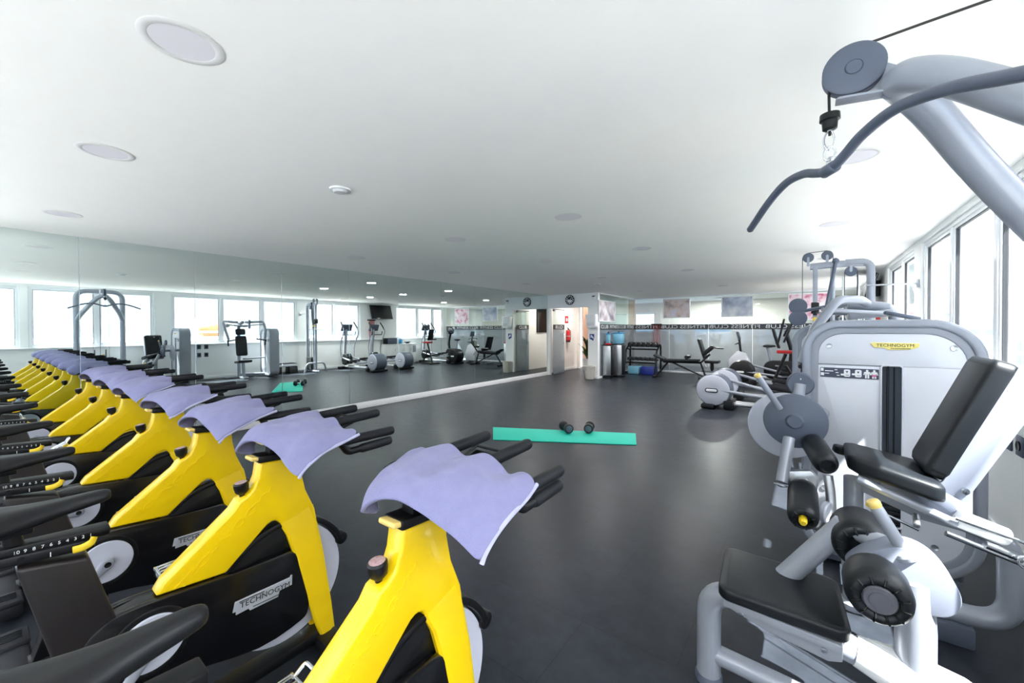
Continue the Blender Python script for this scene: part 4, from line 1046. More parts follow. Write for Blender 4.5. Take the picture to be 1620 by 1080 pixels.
# ---------------------------------------------------------------- elliptical trainers: rear drum toward the room, console toward the windows
def elliptical(y0, label, dark=False):
    face = K['black'] if dark else K['disc']; body = K['black'] if dark else K['greyd']
    t = thing('elliptical_trainer', label, 'elliptical trainer', (-.4, y0, 0), 'elliptical trainers facing the windows')
    c = V((-1.42, y0, .345)); hw = .23
    m = M().lathe([(0, -hw + .02), (.26, -hw + .02), (.285, -hw + .03), (.295, -hw + .06), (.295, hw - .06), (.285, hw - .03), (.26, hw - .02), (0, hw - .02)], c, (0, 1, 0), 40)
    obj('drum', m, body, t)
    for s in (-1, 1):
        d = obj('drum_cover', M().lathe([(0, hw - .002), (.12, hw), (.25, hw - .006), (.275, hw - .016), (.282, hw - .03), (0, hw - .03)], c, (0, s, 0), 40), face, t)
        m = M().prism(rrect(c.x - .13, c.x + .09, c.z - .045, c.z + .04, .04, 6), 'y', y0 + s * (hw - .004), y0 + s * (hw + .004), .002)
        e = obj('drum_emblem', m, K['black'], d)
        obj('emblem_plate', M().prism(rrect(c.x - .112, c.x + .072, c.z - .027, c.z + .023, .022, 5), 'y', y0 + s * (hw + .003), y0 + s * (hw + .006), .001), K['paleink'], e)
    for bx, bz, bd in ((-1.5, .05, (.22, .62, .08)), (-1.16, .09, (.16, .5, .16)), (.55, .05, (.2, .6, .08))):
        obj('base_foot', M().box((bx, y0, bz), bd, bev=.02), K['black'], t)
    m = M().tube([(-1.2, y0 - .1, .1), (.5, y0 - .1, .1)], .035, 12).tube([(-1.2, y0 + .1, .1), (.5, y0 + .1, .1)], .035, 12)
    obj('base_rails', m, K['steel'], t)
    for s in (-1, 1):
        z = .36 + .09 * s
        obj('pedal_arm', M().tube([(-1.3, y0 + s * .2, z + .08), (-.5, y0 + s * .19, .30 + .03 * s), (.42, y0 + s * .2, .42)], .03, 12), K['silverd'], t)
        f = M().box((-.36, y0 + s * .19, .36 + .03 * s), (.42, .16, .04), (0, R(6), 0), .02)
        for q in (-.075, .075): f.box((-.36, y0 + s * .19 + q, .39 + .03 * s), (.4, .015, .06), (0, R(6), 0), .006)
        obj('footplate', f, K['rubber'], t)
        a = obj('moving_arm', M().tube(catmull([(.44, y0 + s * .26, .44), (.46, y0 + s * .28, .8), (.34, y0 + s * .30, 1.12), (.2, y0 + s * .30, 1.4), (.3, y0 + s * .28, 1.6), (.44, y0 + s * .26, 1.76)], 6), .019, 10), K['silverd'], t)
        obj('arm_grip', M().tube(catmull([(.225, y0 + s * .30, 1.47), (.3, y0 + s * .28, 1.6), (.445, y0 + s * .26, 1.77)], 5), .024, 10), K['rubber'], a)
        obj('fixed_handle', M().tube(fillet([(.56, y0 + s * .04, 1.28), (.42, y0 + s * .2, 1.28), (.28, y0 + s * .22, 1.28), (.27, y0 + s * .22, 1.42)], .06), .017, 10), K['black'], t)
    m = M().tube(catmull([(.58, y0, .06), (.64, y0, .45), (.62, y0, .9), (.56, y0, 1.3), (.54, y0, 1.5)], 6), .055, 14, flat=(.07, .05), up=(1, 0, 0))
    obj('mast', m, K['silverd'], t)
    m = M().prism([(.28, .2), (.62, .16), (.7, .34), (.6, .56), (.42, .58), (.3, .46)], 'y', y0 - .12, y0 + .12, .03, 3)
    obj('front_housing', m, K['black'], t)
    m = M().box((.5, y0, 1.56), (.05, .42, .27), (0, R(-24), 0), .018)
    cn = obj('console', m, K['greyd'], t)
    obj('screen', M().box((.474, y0, 1.572), (.006, .32, .17), (0, R(-24), 0), .002), K['screen'], cn)
    return t
elliptical(8.4, 'nearest elliptical trainer, pale round drum toward the room with dark oval emblem')
elliptical(9.58, 'middle elliptical trainer, pale drum partly behind the nearest one')
elliptical(12.3, 'farthest elliptical trainer, dark all over with a black drum', True)

# ---------------------------------------------------------------- upright bike with red saddle, recumbent bike
t = thing('upright_bike', 'dark upright exercise bike with ring handlebar and red seat pad, near the glass', 'exercise bike', (-.45, 12.95, 0))
x, y = -.55, 12.95
m = M().prism(rrect(x - .42, x + .35, .12, .62, .2, 8), 'y', y - .09, y + .09, .03, 3)
obj('housing', m, K['black'], t)
obj('base', M().box((x - .4, y, .04), (.1, .5, .07), bev=.02).box((x + .4, y, .04), (.1, .5, .07), bev=.02).box((x, y, .07), (.8, .1, .05), bev=.01), K['black'], t)
obj('seat_post', M().tube([(x - .25, y, .55), (x - .34, y, .98)], .032, 12), K['silverd'], t)
obj('saddle', M().ell((x - .3, y, 1.01), (.16, .13, .04), 20, 10), K['black'], t)
obj('mast', M().tube(catmull([(x + .18, y, .55), (x + .2, y, .9), (x + .1, y, 1.3)], 5), .05, 12), K['black'], t)
pts = [(x + .1 + .13 * math.cos(a) * .5, y + .19 * math.sin(a), 1.44 + .15 * math.cos(a)) for a in [2 * PI * k / 24 for k in range(24)]]
obj('ring_handlebar', M().tube(pts, .02, 10, closed=True), K['rubber'], t)
obj('console', M().box((x + .1, y, 1.36), (.06, .26, .18), (0, R(-25), 0), .02), K['greyd'], t)
for s in (-1, 1): obj('crank', M().tube([(x, y + s * .1, .34), (x + s * .1, y + s * .13, .34 - s * .14)], .014, 8).box((x + s * .1, y + s * .18, .34 - s * .15), (.1, .09, .03), bev=.006), K['silverd'], t)
t = thing('rowing_seat_trainer', 'tall dark frame with two black handles and a red seat pad, beside the glass partition', 'gym machine', (-.3, 11.6, 0))
x, y = -.42, 11.6
obj('red_seat', M().pad((x, y, .93), (.36, .3, .07), (0, 0, 0), .02), K['red'], t)
obj('seat_frame', M().tube([(x - .3, y, .05), (x, y, .88)], .035, 12).tube([(x + .3, y, .05), (x, y, .6)], .03, 12).box((x, y, .04), (.9, .1, .05), bev=.012).box((x - .42, y, .04), (.09, .5, .05), bev=.012).box((x + .42, y, .04), (.09, .5, .05), bev=.012), K['black'], t)
obj('backrest', (lambda mm: (mm.pad((0, 0, 0), (.26, .5, .06), (0, 0, 0), .02), [setattr(v, 'co', V((x - .2 - v.co.y * .25 + v.co.z, y + v.co.x, 1.25 + v.co.y * .95))) for v in mm.bm.verts], mm)[2])(M()), K['black'], t, ang=60)
obj('front_pad', M().pad((x - .36, y, 1.06), (.2, .24, .05), (0, 0, 0), .015), K['black'], t)
for s in (-1, 1): obj('handle', M().tube([(x - .1 + .05 * s, y + s * .16, 1.15), (x + .06 + .09 * s, y + s * .18, 1.72)], .022, 10), K['rubber'], t)
t = thing('recumbent_bike', 'white recumbent exercise bike with black seat back, by the partition behind the drums', 'exercise bike', (-1.6, 13.1, 0))
x, y = -1.75, 13.15
obj('housing', M().prism([(x - .1, .1), (x + .45, .08), (x + .5, .4), (x + .35, .78), (x + .12, .86), (x - .12, .6)], 'y', y - .12, y + .12, .05, 3), K['panel'], t)
obj('rail', M().tube([(x - .85, y, .22), (x + .3, y, .22)], .05, 12, flat=(.05, .04)).box((x - .85, y, .05), (.1, .5, .08), bev=.02).box((x + .35, y, .05), (.1, .5, .08), bev=.02), K['silverd'], t)
obj('seat', M().pad((x - .55, y, .5), (.4, .4, .08), (0, 0, 0), .025).tube([(x - .55, y, .22), (x - .55, y, .48)], .05, 10), K['black'], t, ang=60)
obj('seat_back', (lambda mm: (mm.pad((0, 0, 0), (.38, .62, .07), (0, 0, 0), .025), [setattr(v, 'co', V((x - .82 - v.co.y * .28 + v.co.z, y + v.co.x, .88 + v.co.y * .95))) for v in mm.bm.verts], mm)[2])(M()), K['black'], t, ang=60)
obj('console_mast', M().tube([(x + .2, y, .8), (x + .16, y, 1.18)], .03, 12).tube([(x + .1, y - .28, 1.05), (x + .16, y, 1.1), (x + .1, y + .28, 1.05)], .016, 10), K['black'], t)
obj('console', M().box((x + .14, y, 1.28), (.05, .28, .24), (0, R(-15), 0), .03), K['greyd'], t)

# ---------------------------------------------------------------- sit-up bench
t = thing('sit_up_bench', 'long low black sit-up bench with raised end pad, before the glass partition', 'bench', (-2.95, 12.55, 0))
y = 12.55
obj('bench_pad', M().pad((-3.05, y, .55), (1.05, .3, .07), (0, R(-2), 0), .02), K['vinyl'], t, ang=60)
obj('foot_pad', M().pad((-3.66, y, .62), (.34, .32, .06), (0, R(22), 0), .02), K['vinyl'], t, ang=60)
obj('end_pad', M().pad((-2.30, y, .86), (.36, .3, .1), (0, R(-42), 0), .03).tube([(-2.12, y, .94), (-1.9, y, .93)], .02, 10), K['black'], t, ang=60)
m = M().tube([(-3.55, y, .48), (-2.5, y, .50), (-2.25, y, .76)], .03, 10).tube([(-3.4, y, .5), (-3.75, y, .05)], .028, 10).tube([(-3.3, y, .48), (-2.3, y, .05)], .024, 10).box((-3.76, y, .04), (.07, .6, .06), bev=.015).box((-2.3, y, .04), (.07, .6, .06), bev=.015).tube([(-2.5, y, .5), (-2.35, y, .06)], .026, 10)
obj('bench_frame', m, K['black'], t)
obj('roller_pad', M().cyl((-2.85, y - .2, .66), (-2.85, y + .2, .66), .055, n=20, bev=.012), K['black'], t)
obj('adjust_rod', M().cyl((-3.2, y - .1, .3), (-2.95, y - .12, .34), .012, n=8).cyl((-2.4, y - .1, .55), (-2.33, y - .12, .4), .014, n=8), K['chrome'], t)

# ---------------------------------------------------------------- dumbbell rack with its dumbbells
t = thing('dumbbell_rack', 'black two-tier dumbbell rack in front of the glass partition', 'rack', (-4.25, 13.1, 0))
for x in (-4.90, -3.88):
    m = M().tube(fillet([(x, 12.8, .02), (x, 13.0, .78), (x, 13.4, 1.02), (x, 13.42, .02)], [0, .08, .1, 0]), .03, 10).tube([(x, 12.75, .04), (x, 13.45, .04)], .03, 10)
    obj('side_frame', m, K['black'], t)
for z, yy in ((.86, 13.16), (.42, 13.05)):
    m = M()
    for q in (-.08, .1): m.box((-4.39, yy + q, z + q * .5), (1.02, .05, .03), (R(25), 0, 0), .006)
    obj('shelf_rails', m, K['black'], t)
def small_bell(x, y, z, r, label):
    b = thing('dumbbell', label, 'dumbbell', (x, y, z - r), 'dumbbells on the rack')
    obj('handle', M().cyl((x, y - .1, z), (x, y + .1, z), .014, n=10), K['chrome'], b)
    for s in (-1, 1): obj('weight_head', M().cyl((x, y + s * .06, z), (x, y + s * .16, z), r, n=16, bev=.012), K['plate'], b)
pos = ['leftmost', 'second from left', 'third from left', 'fourth from left', 'fifth from left', 'rightmost']
for i in range(6): small_bell(-4.78 + i * .157, 13.18, .975, .074, 'black dumbbell, %s on the top tier of the rack' % pos[i])
for i in range(6): small_bell(-4.78 + i * .157, 13.07, .505, .055, 'black dumbbell, %s on the lower tier of the rack' % pos[i])
t = tag(obj('storage_tub', M().box((-4.62, 13.1, .16), (.36, .4, .26), bev=.03), K['bluep']), 'pale blue plastic tub on the floor under the left of the rack', 'tub', 'plastic tubs under the rack')
t = tag(obj('storage_tub', M().box((-4.16, 13.1, .16), (.44, .4, .26), bev=.03), K['bluesign']), 'dark blue plastic tub on the floor under the right of the rack', 'tub', 'plastic tubs under the rack')
for o in bpy.data.objects:
    if o.name.startswith('storage_tub'): o.location.z -= .03

# red resistance bands on hooks
def bands(x, y, z0, z1, dirx, label):
    t = thing('resistance_bands', label, 'resistance bands', (x, y, z1), 'red resistance bands hung on hooks')
    for k in range(5):
        u = (k - 2) * .055
        a = V((x, y, 0)) + (V((u, 0, 0)) if dirx else V((0, u, 0)))
        off = V((0, -.02, 0)) if dirx else V((-.02, 0, 0))
        obj('band', M().tube(fillet([a + off * .4 + V((0, 0, z1)), a + off * 1.4 + V((0, 0, z1 - .02)), a * 1 + off * 1.6 + V((0, 0, z0 + .03 * (k % 2))), a + off * .6 + V((0, 0, z0 + .03 * (k % 2)))], .02), .014, 8, flat=(.02, .006)), K['redc'], t)
    c = V((x, y, z1))
    obj('hook_rail', M().box(c + V((0, 0, .02)), (.36, .05, .05) if dirx else (.05, .36, .05), bev=.006), K['black'], t)
bands(-4.22, 14.1, .95, 1.62, True, 'red resistance bands hanging on the partition above the dumbbell rack')
bands(1.06, 9.85, 1.2, 1.86, False, 'red resistance bands hanging on the window wall under the television')
# ================================================================ wall fittings and small things
# wall television on its arm
t = thing('television', 'black flat television tilted on a bracket between the windows', 'television', (.98, 10.22, 2.2))
rot = (0, R(17), 0)
obj('cabinet', M().box((.90, 10.22, 2.22), (.05, 1.02, .60), rot, .012), K['black'], t)
obj('screen', M().box((.872, 10.22, 2.212), (.006, .98, .56), rot, .002), K['screen'], t)
obj('bracket', M().box((1.06, 10.22, 2.25), (.06, .2, .3), bev=.01).tube([(1.06, 10.22, 2.32), (.97, 10.22, 2.28)], .03, 10).tube([(1.03, 10.22, 2.4), (1.06, 10.1, 2.52)], .008, 6), K['black'], t)

# white cabinet under the window with its things
t = thing('low_cabinet', 'low white cabinet against the window wall beyond the elliptical trainers', 'cabinet', (.88, 11.0, 0))
obj('body', M().box((.88, 11.12, .42), (.4, 1.5, .82), bev=.006), K['wall'], t)
obj('top', M().box((.87, 11.12, .845), (.44, 1.54, .03), bev=.006), K['white'], t)
for i in range(3):
    d = obj('door', M().box((.675, 10.62 + i * .42, .42), (.018, .4, .76), bev=.005), K['white'], t)
    obj('handle', M().box((.66, 10.46 + i * .42 + .28, .6), (.014, .014, .12), bev=.004), K['steel'], d)
obj('open_shelf', M().box((.68, 11.78, .62), (.012, .18, .3)), K['silverd'], t)
t = thing('speaker_box', 'dark wide box standing on the left of the low white cabinet', 'box', (.86, 10.62, .86))
obj('body', M().box((.86, 10.62, .99), (.3, .5, .26), bev=.01), K['black'], t)
obj('front_grille', M().box((.705, 10.62, .99), (.012, .46, .22), bev=.004), K['greyd'], t)
t = thing('blue_jar', 'bright blue jar with white cap on the low white cabinet', 'jar', (.86, 11.16, .86))
obj('body', M().lathe([(0, 0), (.075, 0), (.08, .01), (.08, .17), (.06, .2), (0, .2)], (.86, 11.16, .86), n=24), K['blueb'], t)
obj('cap', M().cyl((.86, 11.16, 1.06), (.86, 11.16, 1.11), .05, n=20, bev=.008), K['white'], t)
t = tag(obj('black_bowl', M().lathe([(0, 0), (.06, 0), (.14, .06), (.15, .08), (.13, .08), (.05, .02), (0, .02)], (.84, 11.52, .861), n=28), K['black']), 'shallow black bowl on the low white cabinet', 'bowl')

# socket plates on the window wall
for i, (yy, zz, lab) in enumerate(((3.98, .98, 'upper left dark socket plate on the window wall under the sill'), (4.16, .98, 'upper right dark socket plate on the window wall under the sill'), (3.98, .74, 'lower left dark socket plate on the window wall'), (4.16, .74, 'lower right dark socket plate on the window wall'))):
    t = thing('wall_socket', lab, 'socket', (1.1, yy, zz), 'socket plates under the window')
    obj('plate', M().box((1.094, yy, zz), (.012, .1, .13), bev=.004), K['greyd'], t)
    obj('socket_face', M().lathe([(0, 0), (.032, 0), (.032, .006), (.026, .002), (0, .002)], (1.088, yy, zz), (-1, 0, 0), 20), K['black'], t)

# wall clock above the doorway
cc = V((-5.98, YC - .001, 2.40))
t = thing('wall_clock', 'round black wall clock with white hour marks above the doorway', 'clock', cc)
obj('case', M().lathe([(0, 0), (.15, 0), (.158, .01), (.155, .028), (.145, .032), (.142, .022), (0, .022)], cc, (0, -1, 0), 40), K['black'], t)
m = M()
for k in range(12):
    a = 2 * PI * k / 12; p = cc + V((math.sin(a) * .115, -.0235, math.cos(a) * .115))
    m.box(p, (.02 if k % 3 else .03, .003, .045), (0, a, 0))
obj('hour_marks', m, K['white'], t)
obj('lower_dial', M().prism([(cc.x + .085 * math.cos(R(a)), cc.z + .085 * math.sin(R(a))) for a in range(180, 361, 12)], 'y', YC - .025, YC - .0235), K['paleink'], t)
m = M().box(cc + V((.03, -.028, .03)), (.012, .003, .09), (0, R(45), 0)).box(cc + V((-.05, -.03, .02)), (.009, .003, .12), (0, R(-68), 0)).cyl(cc + V((0, -.024, 0)), cc + V((0, -.033, 0)), .01, n=12)
obj('hands', m, K['white'], t)

# paper towel dispenser, blue sign, detector on the pillar
t = thing('paper_dispenser', 'white paper towel dispenser on the pillar beside the doorway', 'dispenser', (-5.19, YC, 1.72))
m = M().prism([(-5.37, 1.93), (-5.03, 1.93), (-5.03, 1.58), (-5.07, 1.52), (-5.29, 1.50), (-5.345, 1.6)], 'y', YC - .2, YC - .002, .03, 3)
obj('housing', m, K['white'], t)
obj('window', M().box((-5.18, YC - .202, 1.645), (.22, .006, .1), bev=.002), K['lamp'], t)
t = thing('blue_sign', 'small blue and white sign on the pillar under the dispenser', 'sign', (-5.23, YC, 1.22))
obj('panel', M().prism([(-5.31, 1.34), (-5.165, 1.34), (-5.165, 1.24), (-5.20, 1.13), (-5.25, 1.17), (-5.31, 1.19)], 'y', YC - .008, YC - .001, .002), K['bluesign'], t)
obj('white_mark', M().prism([(-5.28, 1.31), (-5.245, 1.31), (-5.2, 1.24), (-5.2, 1.27), (-5.19, 1.27), (-5.19, 1.2), (-5.22, 1.21), (-5.26, 1.27), (-5.26, 1.22), (-5.28, 1.22)], 'y', YC - .0105, YC - .008), K['white'], t)
t = thing('wall_sensor', 'tiny dark sensor on a white base high on the pillar', 'sensor', (-5.17, YC, 2.46))
obj('base', M().box((-5.17, YC - .02, 2.44), (.08, .04, .1), bev=.01), K['white'], t)
obj('lens', M().box((-5.165, YC - .05, 2.475), (.09, .05, .03), (R(12), 0, 0), .008), K['black'], t)

# waste basket
bx, by = -5.24, 10.93
t = thing('waste_basket', 'beige waste basket on the floor at the foot of the pillar', 'basket', (bx, by, 0))
obj('bucket', M().lathe([(0, 0), (.125, 0), (.13, .01), (.155, .36), (.15, .36), (.122, .015), (0, .012)], (bx, by, 0), n=32), K['beige'], t)
obj('rim', M().lathe([(.152, .35), (.163, .352), (.165, .372), (.158, .38), (.15, .372)], (bx, by, 0), n=32), K['beige'], t)

# corridor: extinguisher, red sign, wall screen, plant
ex, ey = -6.93, 12.72
t = thing('fire_extinguisher', 'red fire extinguisher on the corridor wall seen through the doorway', 'fire extinguisher', (ex, ey, 1.0))
obj('cylinder', M().lathe([(0, 0), (.055, 0), (.07, .015), (.07, .36), (.055, .41), (.025, .44), (0, .44)], (ex, ey, 1.02), n=24), K['red'], t)
obj('valve', M().cyl((ex, ey, 1.45), (ex, ey, 1.5), .02, n=12).box((ex, ey - .03, 1.52), (.025, .12, .02), (R(-14), 0, 0), .004), K['black'], t)
obj('base_band', M().lathe([(.071, 0), (.073, .002), (.073, .06), (.071, .062)], (ex, ey, 1.02), n=24), K['black'], t)
obj('hose', M().tube(catmull([(ex + .0, ey + .03, 1.48), (ex + .04, ey + .1, 1.4), (ex + .05, ey + .085, 1.2), (ex + .04, ey + .08, 1.08)], 6), .011, 8), K['black'], t)
obj('bracket', M().box((-6.992, ey, 1.3), (.014, .06, .3), bev=.003).lathe([(.071, .2), (.074, .201), (.074, .23), (.071, .231)], (ex, ey, 1.02), n=24), K['steel'], t)
t = thing('fire_sign', 'small red fire sign on the corridor wall above the extinguisher', 'sign', (-7.0, 12.72, 1.83))
obj('panel', M().box((-6.996, 12.72, 1.83), (.006, .25, .26), bev=.002), K['red'], t)
m = M().prism([(12.68, 1.76), (12.72, 1.76), (12.72, 1.86), (12.71, 1.9), (12.69, 1.9), (12.68, 1.86)], 'x', -6.993, -6.991).box((-6.992, 12.78, 1.82), (.002, .03, .12))
obj('symbol', m, K['white'], t)
t = thing('wall_screen', 'black upright screen on the corridor wall, seen only in the mirror', 'screen', (-5.36, 12.98, 1.82))
obj('cabinet', M().box((-5.375, 12.98, 1.82), (.045, .74, .92), bev=.008), K['black'], t)
obj('screen', M().box((-5.399, 12.98, 1.82), (.004, .69, .87), bev=.001), K['screen'], t)
px_, py_ = -6.36, 13.1
t = thing('potted_plant', 'tall leafy plant in a pale pot inside the corridor', 'plant', (px_, py_, 0))
obj('pot', M().lathe([(0, 0), (.13, 0), (.17, .42), (.15, .42), (.13, .36), (0, .36)], (px_, py_, 0), n=28), K['white'], t)
m = M(); rn = random.Random(4)
for k in range(46):
    a = rn.random() * 2 * PI; el = rn.uniform(.85, 1.45); L = rn.uniform(.3, .6); w = .035
    o_ = V((px_ + rn.uniform(-.05, .05), py_ + rn.uniform(-.05, .05), rn.uniform(.4, .95)))
    d_ = V((math.cos(a) * math.cos(el), math.sin(a) * math.cos(el), math.sin(el))); s_ = V((-math.sin(a), math.cos(a), 0))
    rows = []
    for q in range(6):
        f_ = q / 5; c_ = o_ + d_ * L * f_ + V((math.cos(a), math.sin(a), -.6)) * .1 * f_ * f_
        ww = w * math.sin(PI * min(.97, f_ * .9 + .08))
        rows.append([c_ - s_ * ww, c_ + V((0, 0, -.008)), c_ + s_ * ww])
    m.grid(rows)
obj('leaves', m, K['green'], t)
obj('stems', M().cyl((px_, py_, .36), (px_, py_, .8), .018, n=8).cyl((px_ + .03, py_, .36), (px_ + .05, py_ + .03, .7), .014, n=8), K['brownw'], t)

# steel bins by the side partition with blue containers on top
def steel_bin(x, y, w, h, label):
    t = thing('steel_bin', label, 'bin', (x, y, 0), 'steel bins beside the pillar')
    obj('body', M().box((x, y, .05 + h / 2), (w, w, h - .06), bev=.012), K['steel'], t)
    obj('side_panel', M().box((x + w / 2 + .004, y, .05 + h / 2), (.012, w - .02, h - .08), bev=.004), K['black'], t)
    obj('base', M().box((x, y, .025), (w - .02, w - .02, .05), bev=.006), K['black'], t)
    obj('lid', M().box((x, y, h + .035), (w + .006, w + .006, .03), bev=.008), K['black'], t)
steel_bin(-4.89, 11.5, .27, .96, 'narrow brushed steel bin standing right beside the pillar')
steel_bin(-4.70, 11.86, .30, .98, 'wider brushed steel bin with black side, second from the pillar')
t = tag(obj('red_cloth', M().box((-4.86, 11.43, 1.035), (.18, .12, .05), (0, 0, R(15)), .02), K['red']), 'small red folded cloth lying on the narrower steel bin', 'cloth')
t.location.z += .0
for x, y, w, lab in ((-4.92, 11.575, .12, 'small blue clear box with dark knob on the narrower steel bin'), (-4.70, 11.86, .27, 'large blue clear box on top of the wider steel bin')):
    z = 1.012 if w < .2 else 1.032
    z = .96 + .05 + (.0 if w < .2 else .02)
    t = thing('blue_box', lab, 'box', (x, y, z), 'blue boxes on the steel bins')
    obj('body', M().box((x, y, z + .16), (w, .12 if w < .2 else .27, .32), bev=.02), K['bluep'], t)
    obj('lid', M().box((x, y, z + .335), (w + .01, .13 if w < .2 else .28, .03), bev=.008), K['blueb'], t)
    obj('knob', M().cyl((x, y, z + .35), (x, y, z + .385), .025, n=14, bev=.005), K['black'], t)

# framed posters
def poster(name, c, w, h, along, cols, label, sc):
    t = thing('poster', label, 'poster', c, 'framed posters on the glass partition')
    c = V(c); e = V((1, 0, 0)) if along == 'x' else V((0, 1, 0)); n = V((0, -1, 0)) if along == 'x' else V((1, 0, 0))
    dim = lambda a, b, d: (a, d, b) if along == 'x' else (d, a, b)
    obj('print', M().box(c + n * .012, dim(w, h, .006)), poster_mat(name, cols, sc), t)
    f = M()
    for s in (-1, 1):
        f.box(c + e * s * (w / 2) + n * .012, dim(.03, h + .03, .022), bev=.003); f.box(c + V((0, 0, s * h / 2)) + n * .012, dim(w - .03, .03, .022), bev=.003)
    obj('frame', f, K['white'], t)
poster('poster print one', (XS + .01, 11.75, 2.04), 1.25, .62, 'y', [(130, 124, 140), (206, 196, 200), (240, 238, 244)], 'framed pale poster on the side glass next to the pillar', 3.2)
poster('poster print two', (-3.58, YB - .03, 2.18), .84, .62, 'x', [(140, 130, 140), (226, 208, 200), (226, 226, 240)], 'framed poster in beige and lilac tones, left one on the back partition', 3.4)
poster('poster print three', (-1.78, YB - .03, 2.18), .84, .62, 'x', [(130, 142, 168), (200, 208, 224), (244, 244, 246)], 'framed poster in grey blue tones, middle one on the back partition', 2.6)
poster('poster print four', (.0, YB - .03, 2.12), .9, .74, 'x', [(190, 70, 110), (238, 206, 216), (244, 238, 240)], 'framed white poster with pink blots, behind the cable tower', 5)
SKY, SUN, EXPO = 1.8, 6., 2.85
# ================================================================ outside, light, camera
struct('terrace', M().box((3.35, 7.5, -.2), (4.1, 34, .1)), K['terrace'])
struct('terrace_near', M().box((-5.9, -6.3, -.2), (14.6, 8, .1)), K['terrace2'])
sea = bpy.data.materials.new('sea'); sea.use_nodes = True
b = sea.node_tree.nodes['Principled BSDF']; b.inputs['Base Color'].default_value = s2l((58, 84, 108)) + (1,); b.inputs['Roughness'].default_value = .5; b.inputs['Specular IOR Level'].default_value = .15
nz = sea.node_tree.nodes.new('ShaderNodeTexNoise'); nz.inputs['Scale'].default_value = .3
bp = sea.node_tree.nodes.new('ShaderNodeBump'); bp.inputs['Strength'].default_value = .4
sea.node_tree.links.new(nz.outputs['Fac'], bp.inputs['Height']); sea.node_tree.links.new(bp.outputs[0], b.inputs['Normal'])
struct('sea', M().box((0, 0, -9), (6000, 6000, .2)), sea)
rl = thing('terrace_railing', 'white terrace railing with flat rails beyond the windows', 'railing', (5.2, 7.5, -.15))
obj('parapet', M().box((5.2, 7.5, .1), (.14, 33.9, .5), bev=.01), K['wall'], rl)
obj('top_rail', M().box((5.2, 7.5, 1.16), (.08, 33.9, .14), bev=.01), K['wall'], rl)
obj('mid_rail', M().box((5.2, 7.5, .72), (.05, 33.9, .09), bev=.008), K['wall'], rl)
for i in range(18):
    obj('rail_post', M().box((5.2, -9 + i * 1.9, .62), (.09, .12, .94), bev=.008), K['wall'], rl)
t = thing('rescue_boat', 'orange rounded boat hull with white stripe beyond the terrace railing', 'boat', (9, 6.6, -.6))
m = M().ell((9, 6.62, 1.45), (.5, .5, .42), 24, 14)
obj('hull', m, K['orange'], t)
obj('white_stripe', M().lathe([(.49, -.05), (.51, -.04), (.51, .04), (.49, .05)], (9, 6.62, 1.4), n=32), K['wall'], t)
obj('cradle', M().box((9, 6.62, .25), (.5, 1.6, 1.7), bev=.05).box((9, 6.0, 1.3), (.2, .12, 1.5), bev=.02).box((9, 7.0, 1.6), (.1, .08, 2.4), bev=.02), K['wall'], t)
struct('pier_ground', M().box((60, 25, -8.3), (70, 60, 1)), K['sand'])
struct('boat_deck_ground', M().box((9, 6.6, -.65), (3, 5, .1)), K['terrace'])

w = bpy.data.worlds.new('daylight'); S.world = w; w.use_nodes = True
nt = w.node_tree; bg = nt.nodes['Background']
sdir = V((1, -.424, 1.58)).normalized()
# hazy seaside sky: pale blue low over the horizon, bright high cloud above
tc = nt.nodes.new('ShaderNodeTexCoord'); sp = nt.nodes.new('ShaderNodeSeparateXYZ'); nt.links.new(tc.outputs['Generated'], sp.inputs[0])
cr = nt.nodes.new('ShaderNodeValToRGB'); nt.links.new(sp.outputs['Z'], cr.inputs[0])
e = cr.color_ramp.elements; e[0].position = 0.; e[0].color = (.20, .205, .21, 1); e[1].position = .55; e[1].color = (.95, .955, 1.0, 1)
q = e.new(.1); q.color = (.17, .19, .212, 1)
q = e.new(.24); q.color = (.20, .215, .235, 1)
cl = nt.nodes.new('ShaderNodeTexNoise'); cl.inputs['Scale'].default_value = 2.2; cl.inputs['Detail'].default_value = 5; nt.links.new(tc.outputs['Generated'], cl.inputs['Vector'])
mx = nt.nodes.new('ShaderNodeMix'); mx.data_type = 'RGBA'; mx.blend_type = 'MULTIPLY'; mx.inputs[0].default_value = .25
nt.links.new(cr.outputs[0], mx.inputs[6]); nt.links.new(cl.outputs['Color'], mx.inputs[7])
nt.links.new(mx.outputs[2], bg.inputs[0]); bg.inputs[1].default_value = SKY
ld = bpy.data.lights.new('sun', 'SUN'); ld.energy = SUN; ld.angle = R(.53); ld.color = (1., .97, .93)
lo = bpy.data.objects.new('sun', ld); COL.objects.link(lo); lo.rotation_euler = sdir.to_track_quat('Z', 'Y').to_euler(); lo.location = (8, -3, 14)
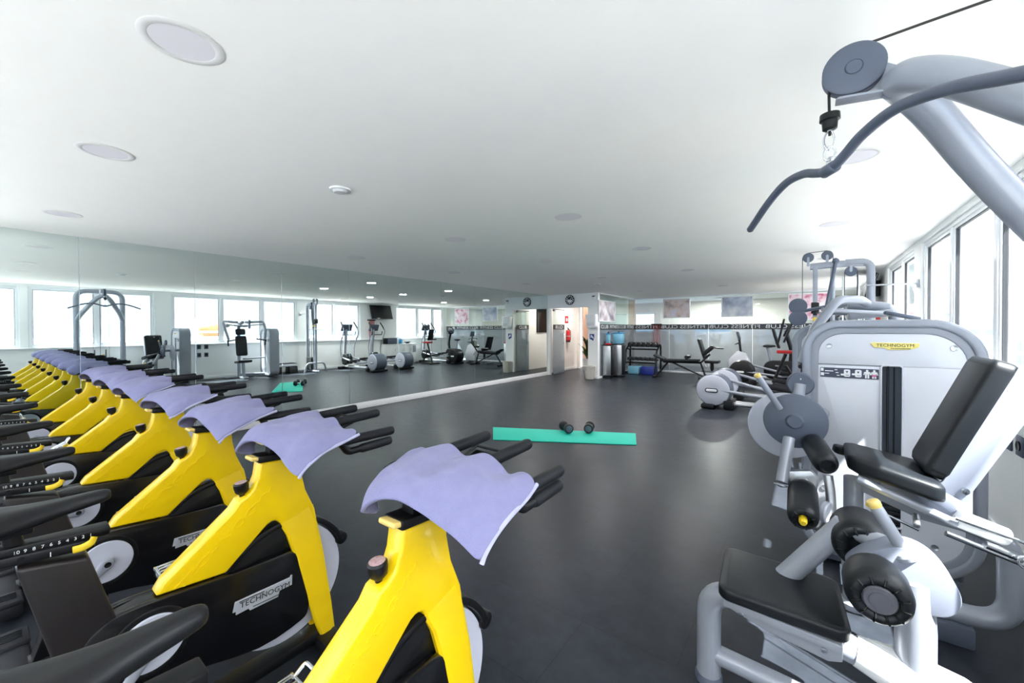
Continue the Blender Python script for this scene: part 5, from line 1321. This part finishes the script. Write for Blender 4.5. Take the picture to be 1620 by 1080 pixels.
for nm, x, y, e in (('corridor_fill_lamp', -6.2, 12.5, 6), ('hall_fill_lamp', -2.5, 15.7, 40)):  # unseen lamps added to brighten the corridor and the hall
    ld = bpy.data.lights.new(nm, 'AREA'); ld.energy = e; ld.shape = 'DISK'; ld.size = .3; ld.color = (1, .95, .9)
    lo = bpy.data.objects.new(nm, ld); COL.objects.link(lo); lo.location = (x, y, H - .03)
    t = thing('ceiling_light', 'unseen ceiling lamp added in the %s behind the %s' % (('corridor', 'doorway') if 'corr' in nm else ('hall', 'glass partition')), 'ceiling light', (x, y, H))
    obj('light_rim', M().lathe([(.15, 0), (.19, -.001), (.19, -.02), (.15, -.02), (.15, 0)], (x, y, H), n=32), K['lampr'], t)

# fill lamps added under the far downlights to brighten that half
for x, y, lab in GRID:
    if y > 5.4:
        ld = bpy.data.lights.new('downlight', 'AREA'); ld.energy = 5 if y > 7 else 2.5; ld.shape = 'DISK'; ld.size = .19; ld.color = (1., .98, .96)
        lo = bpy.data.objects.new('downlight', ld); COL.objects.link(lo); lo.location = (x, y, H - .014)
# camera: fitted to the photograph's vanishing points (level to within a degree, lens shifted)
f, yaw, pit, roll, cy = 629.5247, .6393, .0107, -.0026, 526.8006
F = V((-math.sin(yaw) * math.cos(pit), math.cos(yaw) * math.cos(pit), -math.sin(pit)))
Rt = V((math.cos(yaw), math.sin(yaw), 0)); U = Rt.cross(F)
R2 = Rt * math.cos(roll) + U * math.sin(roll); U2 = U * math.cos(roll) - Rt * math.sin(roll)
cd = bpy.data.cameras.new('camera'); co = bpy.data.objects.new('camera', cd); COL.objects.link(co)
mm = Matrix((R2, U2, -F)).transposed().to_4x4(); mm.translation = (0, 0, 1.5); co.matrix_world = mm
cd.sensor_width = 36; cd.sensor_fit = 'HORIZONTAL'; cd.lens = 36 * f / 1620; cd.shift_y = (cy - 540) / 1620
cd.clip_start = .02; cd.clip_end = 8000
S.camera = co
vs = S.view_settings; vs.view_transform = 'Standard'; vs.look = 'None'; vs.gamma = 1; vs.use_curve_mapping = False; vs.exposure = EXPO
S.cycles.use_denoising = True
S.cycles.max_bounces = 14; S.cycles.diffuse_bounces = 7; S.cycles.glossy_bounces = 6; S.cycles.transparent_max_bounces = 16; S.cycles.transmission_bounces = 4
S.cycles.sample_clamp_indirect = 6; S.cycles.caustics_refractive = False
